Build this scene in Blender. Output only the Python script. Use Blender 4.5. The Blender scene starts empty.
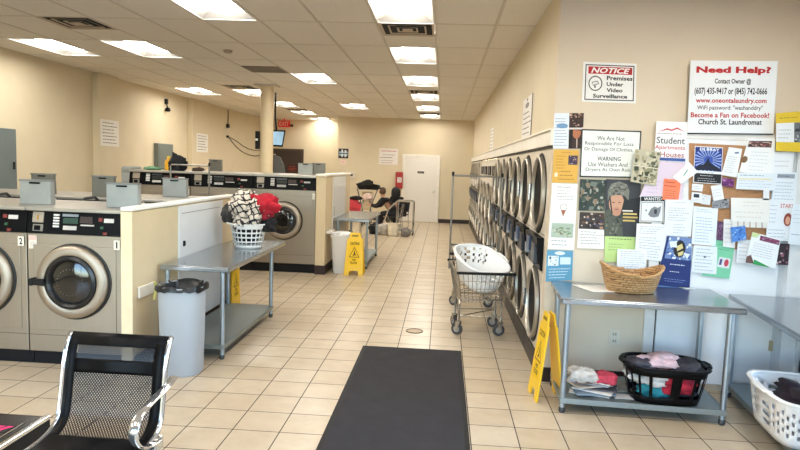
import bpy, math, random
from mathutils import Vector, Matrix, noise, Euler
random.seed(5)
C = bpy.context.scene.collection
PI = math.pi

# ---------------------------------------------------------------- materials
def lin(h):
    h = h.lstrip('#'); v = [int(h[i:i+2], 16)/255 for i in (0, 2, 4)]
    return tuple([(c/12.92 if c <= .04045 else ((c+.055)/1.055)**2.4) for c in v]) + (1,)
MC = {}
def mat(h, rough=.6, metal=0, var=.06, scale=9, spec=.5, bump=0, emit=0, coat=0):
    key = (h, rough, metal, var, scale, spec, bump, emit, coat)
    if key in MC: return MC[key]
    m = bpy.data.materials.new('surface_' + h.lstrip('#')); m.use_nodes = True
    nt = m.node_tree; b = nt.nodes['Principled BSDF']; col = lin(h)
    b.inputs['Roughness'].default_value = rough; b.inputs['Metallic'].default_value = metal
    b.inputs['Specular IOR Level'].default_value = spec; b.inputs['Coat Weight'].default_value = coat
    tc = nt.nodes.new('ShaderNodeTexCoord'); n = nt.nodes.new('ShaderNodeTexNoise')
    n.inputs['Scale'].default_value = scale; n.inputs['Detail'].default_value = 4
    nt.links.new(tc.outputs['Object'], n.inputs['Vector'])
    r = nt.nodes.new('ShaderNodeValToRGB'); r.color_ramp.elements[0].position = .3; r.color_ramp.elements[1].position = .7
    r.color_ramp.elements[0].color = tuple(c*(1-var) for c in col[:3]) + (1,)
    r.color_ramp.elements[1].color = tuple(min(1, c*(1+var)) for c in col[:3]) + (1,)
    nt.links.new(n.outputs['Fac'], r.inputs['Fac']); nt.links.new(r.outputs['Color'], b.inputs['Base Color'])
    if bump:
        bp = nt.nodes.new('ShaderNodeBump'); bp.inputs['Strength'].default_value = bump; bp.inputs['Distance'].default_value = .01
        nt.links.new(n.outputs['Fac'], bp.inputs['Height']); nt.links.new(bp.outputs['Normal'], b.inputs['Normal'])
    if emit:
        b.inputs['Emission Color'].default_value = col; b.inputs['Emission Strength'].default_value = emit
    MC[key] = m; return m

def steel(name, h, rough=.32, stretch=(1, 1, 60), amt=.12):
    m = bpy.data.materials.new(name); m.use_nodes = True; nt = m.node_tree; b = nt.nodes['Principled BSDF']
    b.inputs['Metallic'].default_value = .9
    tc = nt.nodes.new('ShaderNodeTexCoord'); mp = nt.nodes.new('ShaderNodeMapping'); mp.inputs['Scale'].default_value = stretch
    n = nt.nodes.new('ShaderNodeTexNoise'); n.inputs['Scale'].default_value = 4; n.inputs['Detail'].default_value = 5
    nt.links.new(tc.outputs['Object'], mp.inputs['Vector']); nt.links.new(mp.outputs['Vector'], n.inputs['Vector'])
    r = nt.nodes.new('ShaderNodeValToRGB'); c = lin(h)
    r.color_ramp.elements[0].color = tuple(x*(1-amt) for x in c[:3])+(1,); r.color_ramp.elements[1].color = tuple(min(1, x*(1+amt)) for x in c[:3])+(1,)
    nt.links.new(n.outputs['Fac'], r.inputs['Fac']); nt.links.new(r.outputs['Color'], b.inputs['Base Color'])
    mr = nt.nodes.new('ShaderNodeMapRange'); mr.inputs['To Min'].default_value = rough*.8; mr.inputs['To Max'].default_value = rough*1.25
    nt.links.new(n.outputs['Fac'], mr.inputs['Value']); nt.links.new(mr.outputs['Result'], b.inputs['Roughness'])
    return m
M_STEEL = steel('brushed_washer_steel', '#a89d8e', .42, (60, 1, 1))
M_STEEL_V = steel('worktop_steel', '#a5acb3', .22, (1, 1, 1), .08)
M_DULL = steel('galvanised_steel', '#98a09f', .5, (1, 1, 1), .1)
M_CHROME = steel('chrome', '#d9dadb', .1, (1, 1, 1), .03)
M_LEG = steel('satin_tube', '#a9b4bd', .35, (1, 1, 1), .05)
M_BLACK = mat('#08080a', .4, var=.1, spec=.12)
M_BLACKM = mat('#0f0f11', .6, var=.15, spec=.3)
M_WHITE = mat('#e9e8e6', .45, var=.02)
M_PAPER = mat('#f1f2f4', .8, var=.015)
M_RUB = mat('#2a2a2c', .7)

def floor_mat():
    m = bpy.data.materials.new('ceramic_floor_tile'); m.use_nodes = True; nt = m.node_tree; b = nt.nodes['Principled BSDF']
    tc = nt.nodes.new('ShaderNodeTexCoord'); mp = nt.nodes.new('ShaderNodeMapping')
    mp.inputs['Location'].default_value = (-.238+.3015*40, -3.734+.3015*40, 0)
    br = nt.nodes.new('ShaderNodeTexBrick'); br.offset = 0; br.squash = 1
    br.inputs['Scale'].default_value = 1; br.inputs['Brick Width'].default_value = .3015; br.inputs['Row Height'].default_value = .3015
    br.inputs['Mortar Size'].default_value = .0036; br.inputs['Mortar Smooth'].default_value = .15; br.inputs['Bias'].default_value = 0
    br.inputs['Color1'].default_value = lin('#cfc0a9'); br.inputs['Color2'].default_value = lin('#c4b398'); br.inputs['Mortar'].default_value = lin('#2b211b')
    nt.links.new(tc.outputs['Object'], mp.inputs['Vector']); nt.links.new(mp.outputs['Vector'], br.inputs['Vector'])
    n = nt.nodes.new('ShaderNodeTexNoise'); n.inputs['Scale'].default_value = 5; n.inputs['Detail'].default_value = 6; n.inputs['Roughness'].default_value = .65
    nt.links.new(tc.outputs['Object'], n.inputs['Vector'])
    r = nt.nodes.new('ShaderNodeValToRGB'); r.color_ramp.elements[0].position = .32; r.color_ramp.elements[0].color = (.82, .78, .72, 1)
    r.color_ramp.elements[1].position = .65; r.color_ramp.elements[1].color = (1, 1, 1, 1)
    nt.links.new(n.outputs['Fac'], r.inputs['Fac'])
    mx = nt.nodes.new('ShaderNodeMix'); mx.data_type = 'RGBA'; mx.blend_type = 'MULTIPLY'; mx.inputs['Factor'].default_value = .8
    nt.links.new(br.outputs['Color'], mx.inputs['A']); nt.links.new(r.outputs['Color'], mx.inputs['B']); nt.links.new(mx.outputs['Result'], b.inputs['Base Color'])
    mr = nt.nodes.new('ShaderNodeMapRange'); mr.inputs['To Min'].default_value = .3; mr.inputs['To Max'].default_value = .8
    nt.links.new(br.outputs['Fac'], mr.inputs['Value']); nt.links.new(mr.outputs['Result'], b.inputs['Roughness'])
    bp = nt.nodes.new('ShaderNodeBump'); bp.inputs['Strength'].default_value = .4; bp.inputs['Distance'].default_value = .003; bp.invert = True
    nt.links.new(br.outputs['Fac'], bp.inputs['Height']); nt.links.new(bp.outputs['Normal'], b.inputs['Normal'])
    return m
M_WALL = mat('#d7caae', .75, var=.025, scale=3, bump=.03)
M_WALLN = mat('#d8c9b4', .75, var=.025, scale=3, bump=.03)
M_CEIL = mat('#e0dad1', .9, var=.03, scale=40, bump=.1)
M_TBAR = mat('#cfc7bb', .7, var=.03)

# ---------------------------------------------------------------- mesh builder
class MB:
    def __init__(s): s.v = []; s.f = []; s.mi = []; s.m = 0; s.T = Matrix.Identity(4)
    def add(s, vs, fs):
        o = len(s.v); s.v += [tuple(s.T @ Vector(v)) for v in vs]
        s.f += [tuple(i+o for i in f) for f in fs]; s.mi += [s.m]*len(fs); return s
    def box(s, x0, x1, y0, y1, z0, z1):
        vs = [(x, y, z) for z in (z0, z1) for y in (y0, y1) for x in (x0, x1)]
        return s.add(vs, [(0, 2, 3, 1), (4, 5, 7, 6), (0, 1, 5, 4), (2, 6, 7, 3), (0, 4, 6, 2), (1, 3, 7, 5)])
    def hexa(s, b, t):   # bottom 4 and top 4 corners
        return s.add(list(b)+list(t), [(3, 2, 1, 0), (4, 5, 6, 7), (0, 1, 5, 4), (1, 2, 6, 5), (2, 3, 7, 6), (3, 0, 4, 7)])
    def tube(s, pts, r, n=8, closed=False, rr=None, flat=None):
        P = [Vector(p) for p in pts]; N = len(P); rings = []
        t0 = None; up = None
        for i in range(N):
            a = P[i-1] if (i or closed) else P[i]; b = P[(i+1) % N] if (i < N-1 or closed) else P[i]
            t = (b-a).normalized()
            if up is None:
                up = Vector((0, 0, 1)) if abs(t.z) < .9 else Vector((1, 0, 0))
            up = (up - t*up.dot(t))
            if up.length < 1e-5: up = Vector((1, 0, 0)) - t*t.x
            up.normalize(); sd = t.cross(up); R = rr[i] if rr else r
            if flat: ring = [P[i]+sd*math.cos(2*PI*k/n)*flat[0]+up*math.sin(2*PI*k/n)*flat[1] for k in range(n)]
            else: ring = [P[i]+(sd*math.cos(2*PI*k/n)+up*math.sin(2*PI*k/n))*R for k in range(n)]
            rings.append(ring)
        vs = [tuple(v) for rg in rings for v in rg]; fs = []
        for i in range(N if closed else N-1):
            j = (i+1) % N
            for k in range(n): fs.append((i*n+k, i*n+(k+1) % n, j*n+(k+1) % n, j*n+k))
        if not closed: fs += [tuple(range(n-1, -1, -1)), tuple((N-1)*n+k for k in range(n))]
        return s.add(vs, fs)
    def lathe(s, prof, o=(0, 0, 0), ax='z', n=32, cap=True):
        o = Vector(o); vs = []; fs = []
        for r, h in prof:
            for k in range(n):
                c, d = math.cos(2*PI*k/n)*r, math.sin(2*PI*k/n)*r
                p = {'z': (c, d, h), 'y': (c, -h, d), 'x': (-h, c, d)}[ax]   # y: front towards -y, x: front towards -x
                vs.append(tuple(o+Vector(p)))
        for i in range(len(prof)-1):
            for k in range(n): fs.append((i*n+k, i*n+(k+1) % n, (i+1)*n+(k+1) % n, (i+1)*n+k))
        if cap:
            fs.append(tuple(range(n-1, -1, -1))); fs.append(tuple((len(prof)-1)*n+k for k in range(n)))
        return s.add(vs, fs)
    def torus(s, R, r, o=(0, 0, 0), ax='z', n=32, m=10):
        pts = []
        for k in range(n):
            c, d = math.cos(2*PI*k/n)*R, math.sin(2*PI*k/n)*R
            pts.append(tuple(Vector(o)+Vector({'z': (c, d, 0), 'y': (c, 0, d), 'x': (0, c, d)}[ax])))
        return s.tube(pts, r, m, closed=True)
    def prism(s, poly, d):  # poly: 3d points, d: extrusion vector
        n = len(poly); P = [Vector(p) for p in poly]; d = Vector(d)
        return s.add([tuple(p) for p in P]+[tuple(p+d) for p in P],
                     [tuple(range(n)), tuple(range(2*n-1, n-1, -1))]+[(i, i+n, (i+1) % n+n, (i+1) % n) for i in range(n)])
    def build(s, name, mats, parent=None, smooth=False, bevel=0, bseg=2, loc=None):
        me = bpy.data.meshes.new(name); me.from_pydata(s.v, [], s.f)
        if not isinstance(mats, (list, tuple)): mats = [mats]
        for m in mats: me.materials.append(m)
        for p, i in zip(me.polygons, s.mi): p.material_index = i; p.use_smooth = smooth
        me.update()
        import bmesh
        bm = bmesh.new(); bm.from_mesh(me); bmesh.ops.recalc_face_normals(bm, faces=bm.faces); bm.to_mesh(me); bm.free()
        o = bpy.data.objects.new(name, me); C.objects.link(o)
        if loc: o.location = loc
        if parent: o.parent = parent
        if bevel:
            b = o.modifiers.new('bevel', 'BEVEL'); b.width = bevel; b.segments = bseg; b.limit_method = 'ANGLE'; b.angle_limit = .6
            if smooth is False:
                for p in me.polygons: p.use_smooth = False
        if smooth == 'auto' or smooth is True:
            try: me.set_sharp_from_angle(angle=.7)
            except Exception: pass
        return o
def mb(): return MB()
def thing(name, label, cat, loc=(0, 0, 0), rz=0, group=None, rot=None):
    o = bpy.data.objects.new(name, None); C.objects.link(o); o.empty_display_size = .1
    o.location = loc; o.rotation_euler = rot or (0, 0, rz); o['label'] = label; o['category'] = cat
    if group: o['group'] = group
    return o
def tag(o, label, cat, group=None):
    o['label'] = label; o['category'] = cat
    if group: o['group'] = group
    return o
def struct(o): o['kind'] = 'structure'; return o
def dup(o, loc=None, rz=None, label=None, parent=None, group=None):
    c = o.copy(); C.objects.link(c)
    if parent is not None: c.parent = parent
    for ch in [x for x in bpy.data.objects if x.parent == o]: dup(ch, parent=c)
    if loc is not None: c.location = loc
    if rz is not None: c.rotation_euler = (0, 0, rz)
    if label: c['label'] = label
    if group: c['group'] = group
    return c

# text as geometry -----------------------------------------------------------
TC = {}
def text_geo(s, bold=0, shear=0):
    k = (s, bold, shear)
    if k in TC: return TC[k]
    cu = bpy.data.curves.new('t', 'FONT'); cu.body = s; cu.size = 1; cu.offset = bold; cu.shear = shear; cu.resolution_u = 2
    o = bpy.data.objects.new('t', cu); C.objects.link(o)
    dg = bpy.context.evaluated_depsgraph_get(); dg.update(); me = o.evaluated_get(dg).to_mesh()
    vs = [(v.co.x, v.co.y) for v in me.vertices]; fs = [tuple(p.vertices) for p in me.polygons]
    o.evaluated_get(dg).to_mesh_clear(); bpy.data.objects.remove(o); bpy.data.curves.remove(cu)
    if vs:
        x0 = min(v[0] for v in vs); x1 = max(v[0] for v in vs); y0 = min(v[1] for v in vs); y1 = max(v[1] for v in vs)
        vs = [((x-x0)/(x1-x0), (y-y0)/max(1e-6, y1-y0)) for x, y in vs]
    TC[k] = (vs, fs); return TC[k]

# flat sheet with printed marks; corners tl,tr,br,bl as 3d points, nrm towards the reader
def sheet(name, label, cat, cor, nrm, color, deco, group=None, thick=.0015, parent=None, rough=.75):
    cor = [Vector(c) for c in cor]; nrm = Vector(nrm).normalized(); org = (cor[2]+cor[3])/2
    loc = org
    def P(u, v, h): return (cor[0]*(1-u)*(1-v)+cor[1]*u*(1-v)+cor[2]*u*v+cor[3]*(1-u)*v) - loc + nrm*h
    b = mb(); b.hexa([P(0, 0, 0), P(1, 0, 0), P(1, 1, 0), P(0, 1, 0)], [P(0, 0, thick), P(1, 0, thick), P(1, 1, thick), P(0, 1, thick)])
    base = b.build(name if not deco else 'sheet', mat(color, rough, var=.015), parent if parent else None)
    if parent:
        root = base; loc_local = True
        base.name = name
    elif not deco:
        tag(base, label, cat, group); base.location = loc; return base
    else:
        root = thing(name, label, cat, loc, group=group); base.parent = root
    if parent: base.location = loc; holder = base
    else: holder = root
    groups = {}
    h = thick+.0003
    for d in deco:
        k = d[0]
        if k == 'rect':
            _, u0, v0, u1, v1, col = d; polys = [[(u0, v0), (u1, v0), (u1, v1), (u0, v1)]]; nm = 'printed_panel'
        elif k == 'poly': _, pl, col = d; polys = [pl]; nm = 'picture'
        elif k == 'ell':
            _, cx, cy, rx, ry, col = d; polys = [[(cx+rx*math.cos(a*PI/8), cy+ry*math.sin(a*PI/8)) for a in range(16)]]; nm = 'picture'
        elif k == 'ring':
            _, cx, cy, rx, ry, w, col = d; nm = 'printed_panel'
            polys = [[(cx+rx*math.cos(a*PI/12), cy+ry*math.sin(a*PI/12)), (cx+rx*math.cos((a+1)*PI/12), cy+ry*math.sin((a+1)*PI/12)),
                      (cx+rx*(1-w)*math.cos((a+1)*PI/12), cy+ry*(1-w)*math.sin((a+1)*PI/12)), (cx+rx*(1-w)*math.cos(a*PI/12), cy+ry*(1-w)*math.sin(a*PI/12))] for a in range(24)]
        elif k == 'frame':
            _, u0, v0, u1, v1, w, wv, col = d; nm = 'printed_border'
            polys = [[(u0, v0), (u1, v0), (u1, v0+wv), (u0, v0+wv)], [(u0, v1-wv), (u1, v1-wv), (u1, v1), (u0, v1)], [(u0, v0), (u0+w, v0), (u0+w, v1), (u0, v1)], [(u1-w, v0), (u1, v0), (u1, v1), (u1-w, v1)]]
        elif k == 'lines':
            _, u0, v0, u1, v1, n, col = d; polys = []; nm = 'lettering'
            for i in range(n):
                v = v0+(v1-v0)*(i+.5)/n; t = (v1-v0)/n*.10; u = u0+random.uniform(0, .04); e = u1-random.uniform(0, (u1-u0)*.3)
                while u < e:
                    w = random.uniform(.04, .12)*(u1-u0)/.8; polys.append([(u, v-t), (min(u+w, e), v-t), (min(u+w, e), v+t), (u, v+t)]); u += w+.025
        elif k == 'collage':
            _, u0, v0, u1, v1, cols, n, seed = d; n = int(n*2.6); rd = random.Random(seed); nm = 'picture'
            for i in range(n):
                cx = rd.uniform(u0, u1); cy = rd.uniform(v0, v1); s = rd.uniform(.03, .12)*(u1-u0); s2 = rd.uniform(.03, .10)*(v1-v0)
                pl = [(min(u1, max(u0, cx+s*math.cos(a*PI/3+rd.uniform(-.3, .3)))), min(v1, max(v0, cy+s2*math.sin(a*PI/3+rd.uniform(-.3, .3))))) for a in range(6)]
                groups.setdefault(nm, []).append((pl, h, rd.choice(cols), None)); h += .00001
            continue
        elif k == 'text':
            u0, v0, u1, v1, s, col = d[1:7]; bold = d[7] if len(d) > 7 else 0; sh = d[8] if len(d) > 8 else 0
            vs, fs = text_geo(s, bold, sh)
            groups.setdefault('lettering', []).append(([(u0+(u1-u0)*x, v1-(v1-v0)*y) for x, y in vs], h, col, fs)); h += .00006; continue
        for pl in polys: groups.setdefault(nm, []).append((pl, h, col, None))
        h += .00006
    for nm, L in groups.items():
        cols = []; g = mb()
        for pl, hh, col, fs in L:
            if col not in cols: cols.append(col)
            g.m = cols.index(col); g.add([P(u, v, hh) for u, v in pl], fs if fs else [tuple(range(len(pl)))])
        me = bpy.data.meshes.new(nm); me.from_pydata(g.v, [], g.f)
        for c_ in cols: me.materials.append(mat(c_, .7, var=.02))
        for p, i in zip(me.polygons, g.mi): p.material_index = i
        o = bpy.data.objects.new(nm, me); C.objects.link(o); o.parent = holder
    return root

# crumpled cloth lump
def garment(name, label, cat, loc, rad, h, seed, parent=None, group=None, lumps=.35, rz=0, n=3, seglevel=4):
    import bmesh
    bm = bmesh.new(); bmesh.ops.create_icosphere(bm, subdivisions=seglevel, radius=1)
    so = Vector((seed*7.3, seed*3.1, seed*1.7))
    for v in bm.verts:
        p = v.co.copy(); d = noise.noise(p*1.6+so)*lumps + (1-abs(noise.noise(p*3.3+so*2)))**2*lumps*.7 - lumps*.3 + noise.noise(p*8+so)*.07
        p = p*(1+d); v.co = Vector((p.x*rad[0], p.y*rad[1], max(p.z, -.75)*rad[2]))
    me = bpy.data.meshes.new(name); bm.to_mesh(me); bm.free()
    for p in me.polygons: p.use_smooth = True
    me.materials.append(h if not isinstance(h, str) else mat(h, .9, var=.25, scale=14, bump=.3))
    o = bpy.data.objects.new(name, me); C.objects.link(o); o.location = loc; o.rotation_euler = (0, 0, rz)
    if parent: o.parent = parent
    else: tag(o, label, cat, group)
    return o
# ---------------------------------------------------------------- room shell
ZC = 3.15; XL = -6.2; XR = .85; XW = 2.95; YB = 5.0; YF = 19.2; YE = 21.2; Y0 = -1.6
M_BASE = mat('#2b1a17', .5)
b = mb(); b.box(XL-.2, XW+.2, Y0-.2, YE+.2, -.1, 0); struct(b.build('floor', floor_mat()))
b = mb(); b.box(XL-.15, XL, Y0, YE, 0, ZC+.1)
b.box(XL, XL+.12, 10.67, 11.36, 0, ZC); b.box(XL, XL+.12, 14.75, 15.9, 0, ZC)
struct(b.build('wall_left', M_WALL, bevel=.004))
b = mb(); b.box(XL, -3.3, YE, YE+.15, 0, ZC+.1); struct(b.build('wall_back', M_WALL))
b = mb(); b.box(-3.3, 1.2, YF, YF+.15, 0, ZC+.1); b.box(-3.3, -3.15, YF+.15, YE, 0, ZC+.1); struct(b.build('wall_far', M_WALL))
b = mb(); b.box(XR+.02, XR+.17, YB+.12, YF, 1.95, ZC+.1); struct(b.build('wall_right', M_WALL))
b = mb(); b.box(XR, XW+.15, YB, YB+.10, 0, ZC+.1); struct(b.build('wall_notice', M_WALLN))
b = mb(); b.box(XR+.9, XR+1.0, YB+.12, YF, 0, 1.95); struct(b.build('wall_service', M_WALLN))
# street side: walls with glazed openings
b = mb()
b.box(XL, XW, Y0-.15, Y0, 0, .45); b.box(XL, XW, Y0-.15, Y0, 2.75, ZC+.1)
for x0, x1 in ((XL, XL+.3), (-3.2, -3.0), (-.1, .1), (XW-.2, XW)): b.box(x0, x1, Y0-.15, Y0, .45, 2.75)
struct(b.build('wall_street', M_WALLN))
b = mb()
b.box(XW, XW+.15, Y0, YB, 0, .25); b.box(XW, XW+.15, Y0, YB, 2.75, ZC+.1); b.box(XW, XW+.15, 4.85, YB, .25, 2.75); b.box(XW, XW+.15, Y0, .4, .25, 2.75)
struct(b.build('wall_side', M_WALLN))
def glass_mat():
    m = bpy.data.materials.new('window_glass'); m.use_nodes = True; nt = m.node_tree; nt.nodes.clear()
    o = nt.nodes.new('ShaderNodeOutputMaterial'); t = nt.nodes.new('ShaderNodeBsdfTransparent'); g = nt.nodes.new('ShaderNodeBsdfGlossy'); g.inputs['Roughness'].default_value = .02
    f = nt.nodes.new('ShaderNodeFresnel'); mx = nt.nodes.new('ShaderNodeMixShader'); t.inputs['Color'].default_value = (.93, .96, .97, 1)
    nt.links.new(f.outputs['Fac'], mx.inputs[0]); nt.links.new(t.outputs[0], mx.inputs[1]); nt.links.new(g.outputs[0], mx.inputs[2]); nt.links.new(mx.outputs[0], o.inputs[0]); return m
M_GLASS = glass_mat(); M_ALU = mat('#3b4a5c', .4, .6)
for i, (x0, x1) in enumerate(((XL+.3, -3.2), (-3.0, -.1), (.1, XW-.2))):
    w = mb(); w.box(x0, x1, Y0-.1, Y0-.05, .45, .5); w.box(x0, x1, Y0-.1, Y0-.05, 2.7, 2.75); w.box(x0, x0+.05, Y0-.1, Y0-.05, .5, 2.7); w.box(x1-.05, x1, Y0-.1, Y0-.05, .5, 2.7); w.box((x0+x1)/2-.025, (x0+x1)/2+.025, Y0-.1, Y0-.05, .5, 2.7)
    o = struct(w.build('window_%d' % (i+1), M_ALU)); g = mb(); g.box(x0+.05, x1-.05, Y0-.078, Y0-.072, .5, 2.7); g.build('pane', M_GLASS, o)
w = mb(); y0, y1 = .4, 4.85
w.box(XW+.05, XW+.1, y0, y1, .25, .3); w.box(XW+.05, XW+.1, y0, y1, 2.7, 2.75)
for y in (y0, 1.85, 3.35, y1-.05): w.box(XW+.05, XW+.1, y, y+.05, .3, 2.7)
o = struct(w.build('window_4', M_ALU)); g = mb(); g.box(XW+.072, XW+.078, y0+.05, y1-.05, .3, 2.7); g.build('pane', M_GLASS, o)
# pavement outside so that daylight bounces
b = mb(); b.box(-30, 30, -25, Y0-.2, -.15, -.1); b.box(XW+.2, 30, Y0-.2, 8, -.15, -.1); struct(b.build('trim_1', mat('#9a9894', .9))); 

# ceiling: tiles and T bars, open where lights and vents sit
GX = [-.14+.61*k for k in range(-10, 6)]; GY = [6.50+1.225*k for k in range(-7, 13)]
lights = []
for k in (-5, -3, -1, 1, 3, 5, 7, 9): lights.append((-1, k))       # column index: cell between GX[i]
LC = {(-.75, k) for k in (-5, -3, -1, 1, 3, 5, 7, 9)} | {(-2.58, k) for k in (-5, -1, 3, 7)} | {(-4.41, k) for k in (-5, -3, -1+0, 1, 5, 7, 9, 11)} | {(-5.63, k) for k in (-3, 1, 5)} | {(1.69, k) for k in (-5, -3)}
LC.discard((-4.41, -1))
VC = {(-.75, 6.50), (-4.41, 6.50), (-.75, 12.01), (-4.41, 12.01), (-.75, 16.91), (-4.41, 16.91)}
RET = (-3.19, 9.56)
ct = mb(); tb = mb()
def near(a, b): return abs(a-b) < .02
holes = []
for x in GX[:-1] + [GX[-1]]:
    for j, y in enumerate(GY[:-1]):
        k = j-7; x1 = x+.61; y1 = y+1.225
        if any(near(x, a) and k == kk for a, kk in LC): continue
        segs = [(y, y1)]
        for (vx, vy) in list(VC)+[RET]:
            if near(x, vx) and y-.01 <= vy < y1-.01: segs = [s for s in ((y, vy), (vy+.61, y1)) if s[1]-s[0] > .05]
        for (a, c) in segs:
            xa, xb = max(x, XL), min(x1, XR+.02 if c > YB+.1 else XW); a2, c2 = max(a, Y0), min(c, YE)
            if a < YB < c and x > XR-.5: 
                if x > XR-.01: xb = min(x1, XW); c2 = YB
                else: xb = min(x1, XW) if False else x1
            if xb-xa < .02 or c2-a2 < .02: continue
            ct.box(xa+.012, xb-.012 if xb > x1-.001 else xb, a2+.012, c2-.012, ZC+.002, ZC+.03)
o = struct(ct.build('ceiling', M_CEIL, bevel=.004, bseg=1))
for x in GX:
    if x < XL: continue
    tb.box(x-.011, x+.011, Y0, (YE if x < -3.3 else YF) if x < XR else YB, ZC-.001, ZC+.012)
for y in GY+[v+.61 for _, v in list(VC)+[RET]]+[9.56, 12.01, 16.91]:
    if y in GY: tb.box(XL, XR+.02 if y > YB else XW, y-.011, y+.011, ZC-.0005, ZC+.013)
tb.build('ceiling_grid', M_TBAR, o)
b = mb(); b.box(XL-.1, XW+.1, Y0-.1, YE+.1, ZC+.2, ZC+.25); struct(b.build('trim_2', M_TBAR))

# ceiling lights
M_LENS = bpy.data.materials.new('lit_lens'); M_LENS.use_nodes = True
_b = M_LENS.node_tree.nodes['Principled BSDF']; _b.inputs['Emission Color'].default_value = (1, .955, .875, 1); _b.inputs['Emission Strength'].default_value = 18
_b.inputs['Base Color'].default_value = (.9, .9, .88, 1)
M_REFL = mat('#cfcdc9', .5, var=.01)
def make_light():
    t = thing('ceiling_light', 'x', 'ceiling light')
    w, l = .585, 1.20
    f = mb()
    for s in (-1, 1):
        f.box(s*w/2-(.012 if s > 0 else .0), s*w/2+(.0 if s > 0 else .012), -l/2, l/2, -.004, .012)
        f.box(-w/2+.012, w/2-.012, s*l/2-(.012 if s > 0 else 0), s*l/2+(0 if s > 0 else .012), -.004, .012)
    f.build('frame', M_WHITE, t)
    r = mb(); a, c = w/2-.012, l/2-.012; ai, ci = .165, .46; z = .075
    r.add([(-a, -c, .002), (a, -c, .002), (a, c, .002), (-a, c, .002), (-ai, -ci, z), (ai, -ci, z), (ai, ci, z), (-ai, ci, z)],
          [(0, 1, 5, 4), (1, 2, 6, 5), (2, 3, 7, 6), (3, 0, 4, 7)])
    r.build('reflector', M_REFL, t)
    d = mb(); n = 10
    for i in range(n):
        a0, a1 = PI*i/n, PI*(i+1)/n
        d.add([(-math.cos(a0)*ai, -ci, z-math.sin(a0)*.045), (-math.cos(a1)*ai, -ci, z-math.sin(a1)*.045), (-math.cos(a1)*ai, ci, z-math.sin(a1)*.045), (-math.cos(a0)*ai, ci, z-math.sin(a0)*.045)], [(0, 1, 2, 3)])
    for s in (-1, 1): d.add([(-math.cos(PI*i/n)*ai, s*ci, z-math.sin(PI*i/n)*.045) for i in range(n+1)], [tuple(range(n+1))])
    d.build('diffuser', M_LENS, t)
    return t
L0 = make_light(); first = True
colnm = {-.75: 'above the main aisle beside the dryers', -2.58: 'over the first washer bank\'s aisle side', -4.41: 'in the row third from the dryers', -5.63: 'near the left wall', 1.69: 'over the notice board tables'}
ordn = ['nearest', 'second', 'third', 'fourth', 'fifth', 'sixth', 'seventh', 'eighth']
for x in (-.75, -2.58, -4.41, -5.63, 1.69):
    ks = sorted(k for a, k in LC if near(a, x)); vis = [k for k in ks if k >= -1]
    for k in ks:
        y = 6.5+1.225*k+.6125
        lab = 'recessed ceiling light, %s in view of those %s' % (ordn[vis.index(k)], colnm[x]) if k in vis else 'unseen recessed ceiling light added to light the front of the room'  # rows nearer than the visible ones are unseen fixtures added for light
        if first: o = L0; o.location = (x+.305, y, ZC); first = False
        else: o = dup(L0, (x+.305, y, ZC))
        o['label'] = lab; o['group'] = 'recessed ceiling lights' if k in vis else 'added ceiling lights over the front, out of view'
# ceiling vents
def make_vent():
    t = thing('ceiling_vent', 'x', 'ceiling vent', group='square ceiling vents')
    v = mb(); v.box(-.275, .275, -.275, .275, .008, .02); v.build('backing', mat('#0b0a0a', .9), t)
    for i, (a, z0) in enumerate(((.29, .0), (.2, .012), (.11, .024))):
        f = mb(); w = .03 if i == 0 else .018
        lo = [(-a, -a), (a, -a), (a, a), (-a, a)]; hi = [(p[0]*(a-w)/a, p[1]*(a-w)/a) for p in lo]
        zz = -.004 if i == 0 else -.001; zt = .004 if i == 0 else .007
        for q in range(4):
            r = (q+1) % 4
            f.hexa([(*lo[q], zz), (*lo[r], zz), (*hi[r], zt), (*hi[q], zt)], [(*lo[q], zz+.004), (*lo[r], zz+.004), (*hi[r], zt+.004), (*hi[q], zt+.004)])
        f.build('louvre' if i else 'frame', mat('#b9aa97', .5), t)
    f = mb(); f.box(-.055, .055, -.055, .055, -.002, .004); f.build('centre_plate', mat('#b9aa97', .5), t)
    return t
v0 = make_vent()
for i, (x, y, lab) in enumerate(((-4.41, 6.5, 'square four way vent near the front left, before the wall lights'), (-.75, 6.5, 'square four way vent right behind the nearest aisle light'),
        (-.75, 12.01, 'square vent just in front of the fourth aisle light'), (-4.41, 12.01, 'square vent in the ceiling left of the round column'),
        (-.75, 16.91, 'small dark vent near the far end of the aisle ceiling'), (-4.41, 16.91, 'dark vent behind the round column, near the exit sign'))):
    o = v0 if i == 0 else dup(v0); o.location = (x+.305, y+.305, ZC); o['label'] = lab
t = thing('return_grille', 'flat grey return air grille in the ceiling in front of the round column', 'ceiling vent', (RET[0]+.305, RET[1]+.305, ZC))
b = mb(); b.box(-.29, .29, -.29, .29, .0, .006)
for s in (-1, 1): b.box(s*.28-.012, s*.28+.012, -.29, .29, -.008, 0); b.box(-.29, .29, s*.28-.012, s*.28+.012, -.008, 0)
b.build('frame', mat('#7b7066', .6), t)
b = mb()
for i in range(26): b.box(-.265, .265, -.26+i*.0205, -.252+i*.0205, -.006, .0)
b.build('slats', mat('#8d8175', .6), t)
t = thing('smoke_detector', 'small round smoke detector on the ceiling left of the grey grille', 'smoke detector', (-2.92, 8.25, ZC))
b = mb(); b.lathe([(.06, 0), (.06, -.02), (.045, -.035), (.01, -.04)]); b.build('housing', mat('#a89b8c', .5), t, smooth=True)

# round column
t = thing('round_column', 'round cream painted column rising behind the large rear washers', 'column', (-3.42, 11.86, 0))
b = mb(); b.lathe([(.125, 0), (.125, 3.12)], n=40); b.build('shaft', mat('#dccaa8', .5, var=.02), t, smooth=True)
b = mb(); b.box(-.2, .2, -.2, .2, 3.12, 3.15); b.build('cap_plate', M_TBAR, t)
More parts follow.
